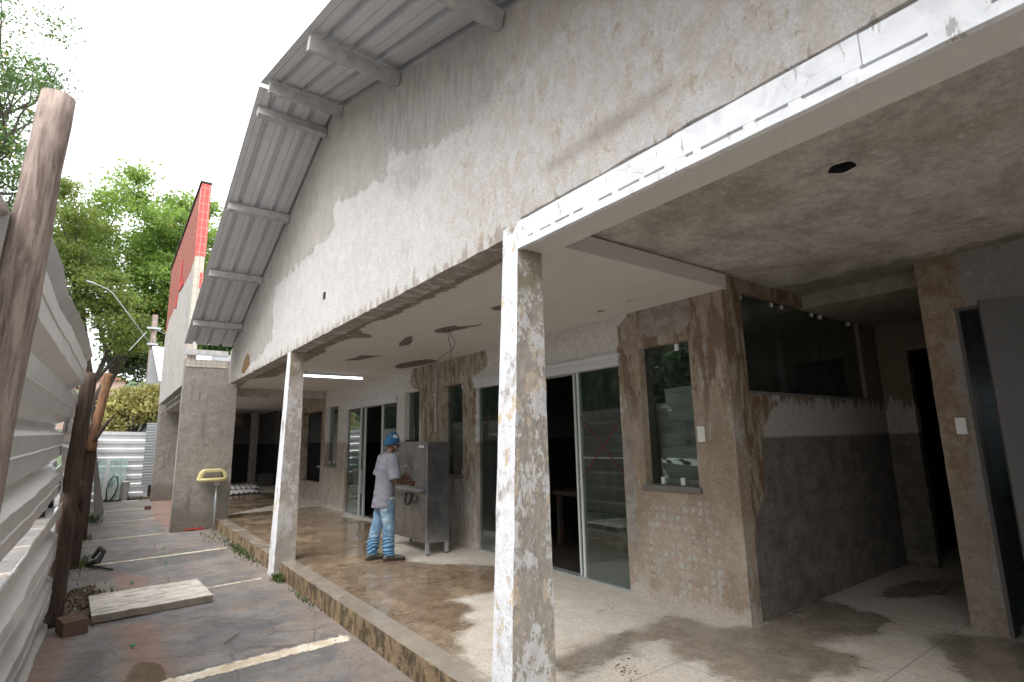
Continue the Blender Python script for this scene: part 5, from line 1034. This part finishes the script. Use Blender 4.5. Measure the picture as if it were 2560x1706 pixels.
# tall dark sparse tree, top left
tree((-5.6, 26, G), [(-4.4, 27, 15.5, 1.3, 3, 2.8, 34), (-4.3, 27, 11.6, 1.1, 3, 2.0, 30), (-5.8, 27, 18, 1.8, 3, 1.8, 20), (-8, 27, 15, 3, 3, 5, 60), (-3.2, 27, 18.4, .5, 1, .7, 2), (-3.0, 27, 16.3, .8, 1, .4, 3)], 120, .15, MA['leafA'], 'tall sparse dark tree with thin twigs at the top left', trunk=[(-5.6, 26, G), (-5.4, 26.5, 6), (-5.2, 27, 11)], tr=.3, limbs=70, spread=.42)
mb_t = None
# big bright tree in the middle
tree((-.6, 34, G), [(.2, 32, 12.4, 2.5, 3, 2.0, 48), (2.2, 33, 11.8, 2.3, 3, 2.1, 46), (-1.6, 31, 11.0, 1.5, 2, 1.9, 28), (1.2, 31.5, 9.2, 1.6, 2, 1.8, 50), (4.5, 34, 12, 2.2, 2, 2.2, 50), (-.3, 32, 14.6, .9, 1, 1.1, 9), (2.6, 33, 14.4, 1.4, 1, .7, 12), (2.6, 33, 8.5, 1.5, 2, 1.8, 40), (6, 35, 8, 2.5, 2, 3, 50)], 190, .20, MA['leafB'], 'big bright green leafy tree behind the red tiled wall', trunk=[(-.6, 34, G), (-.8, 33.5, 3.5), (-.2, 33.2, 5.2)], tr=.38, limbs=24, spread=.42)
# darker ferny tree hanging in front of it
tree((-1.15, 30, G), [(-1.9, 29, 10.3, 1.2, 1.5, 1.7, 42), (-1.2, 29, 8.3, 1.2, 1.5, 1.1, 34), (-.1, 29, 7.4, 1.1, 1.5, .9, 30), (.3, 29.4, 6.3, .7, 1, .5, 18), (-3.4, 29, 9.5, 1.2, 1.5, 1.6, 40), (-3.2, 29, 12.6, .9, 1, .9, 14)], 170, .15, MA['leafC'], 'feathery olive green tree in front of the bright one', trunk=[(-1.0, 30, G), (-.95, 30, 3.2), (-.85, 30, 4.3)], tr=.26, limbs=12, spread=.36, flat=.4)
tree((4, 36, G), [(1.2, 34, 6.6, 1.8, 1, 1.5, 40), (3.5, 35, 7.5, 3, 1.5, 2.5, 60)], 170, .2, MA['leafA'], 'dark green tree mass behind the utility pole', tr=.3, limbs=30, spread=.5)
# off to the left beyond the fence: seen mirrored in the glass doors
tree((-10, 17, G), [(-10, 15, 5.4, 2.5, 6, 4.4, 260), (-10, 27, 5.4, 2.2, 6, 4.4, 200)], 130, .42, MA['leafD'], 'dense dark tree left of the lane, mirrored in the glass doors', tr=.35, limbs=30, spread=.6)
tree((-10, 3, G), [(-10, 3, 6.5, 3, 5, 3, 80)], 150, .26, MA['leafA'], 'dark tree beyond the fence beside the camera', tr=.35, limbs=30, spread=.6)
tree((-12, 42, G), [(-12, 44, 5.5, 2.5, 10, 5, 220), (-11, 34, 4, 1.5, 3, 3, 60)], 110, .5, MA['leafD'], 'broad olive tree far left of the lane, mirrored in the farther door', tr=.35, limbs=30, spread=.7)
# yellow shrub over the back fence
tree((.7, 26.3, G), [(.55, 26.2, 3.2, .85, .5, .75, 60), (1.15, 26.2, 3.3, .4, .5, .8, 30), (.0, 26.2, 2.6, .35, .4, .5, 16)], 120, .15, MA['leafY'], 'yellow variegated shrub rising over the back fence', 'shrub', trunk=[(.7, 26.3, G), (.7, 26.3, 1.8)], tr=.08, limbs=30, spread=.17, name='shrub', droop=.6)
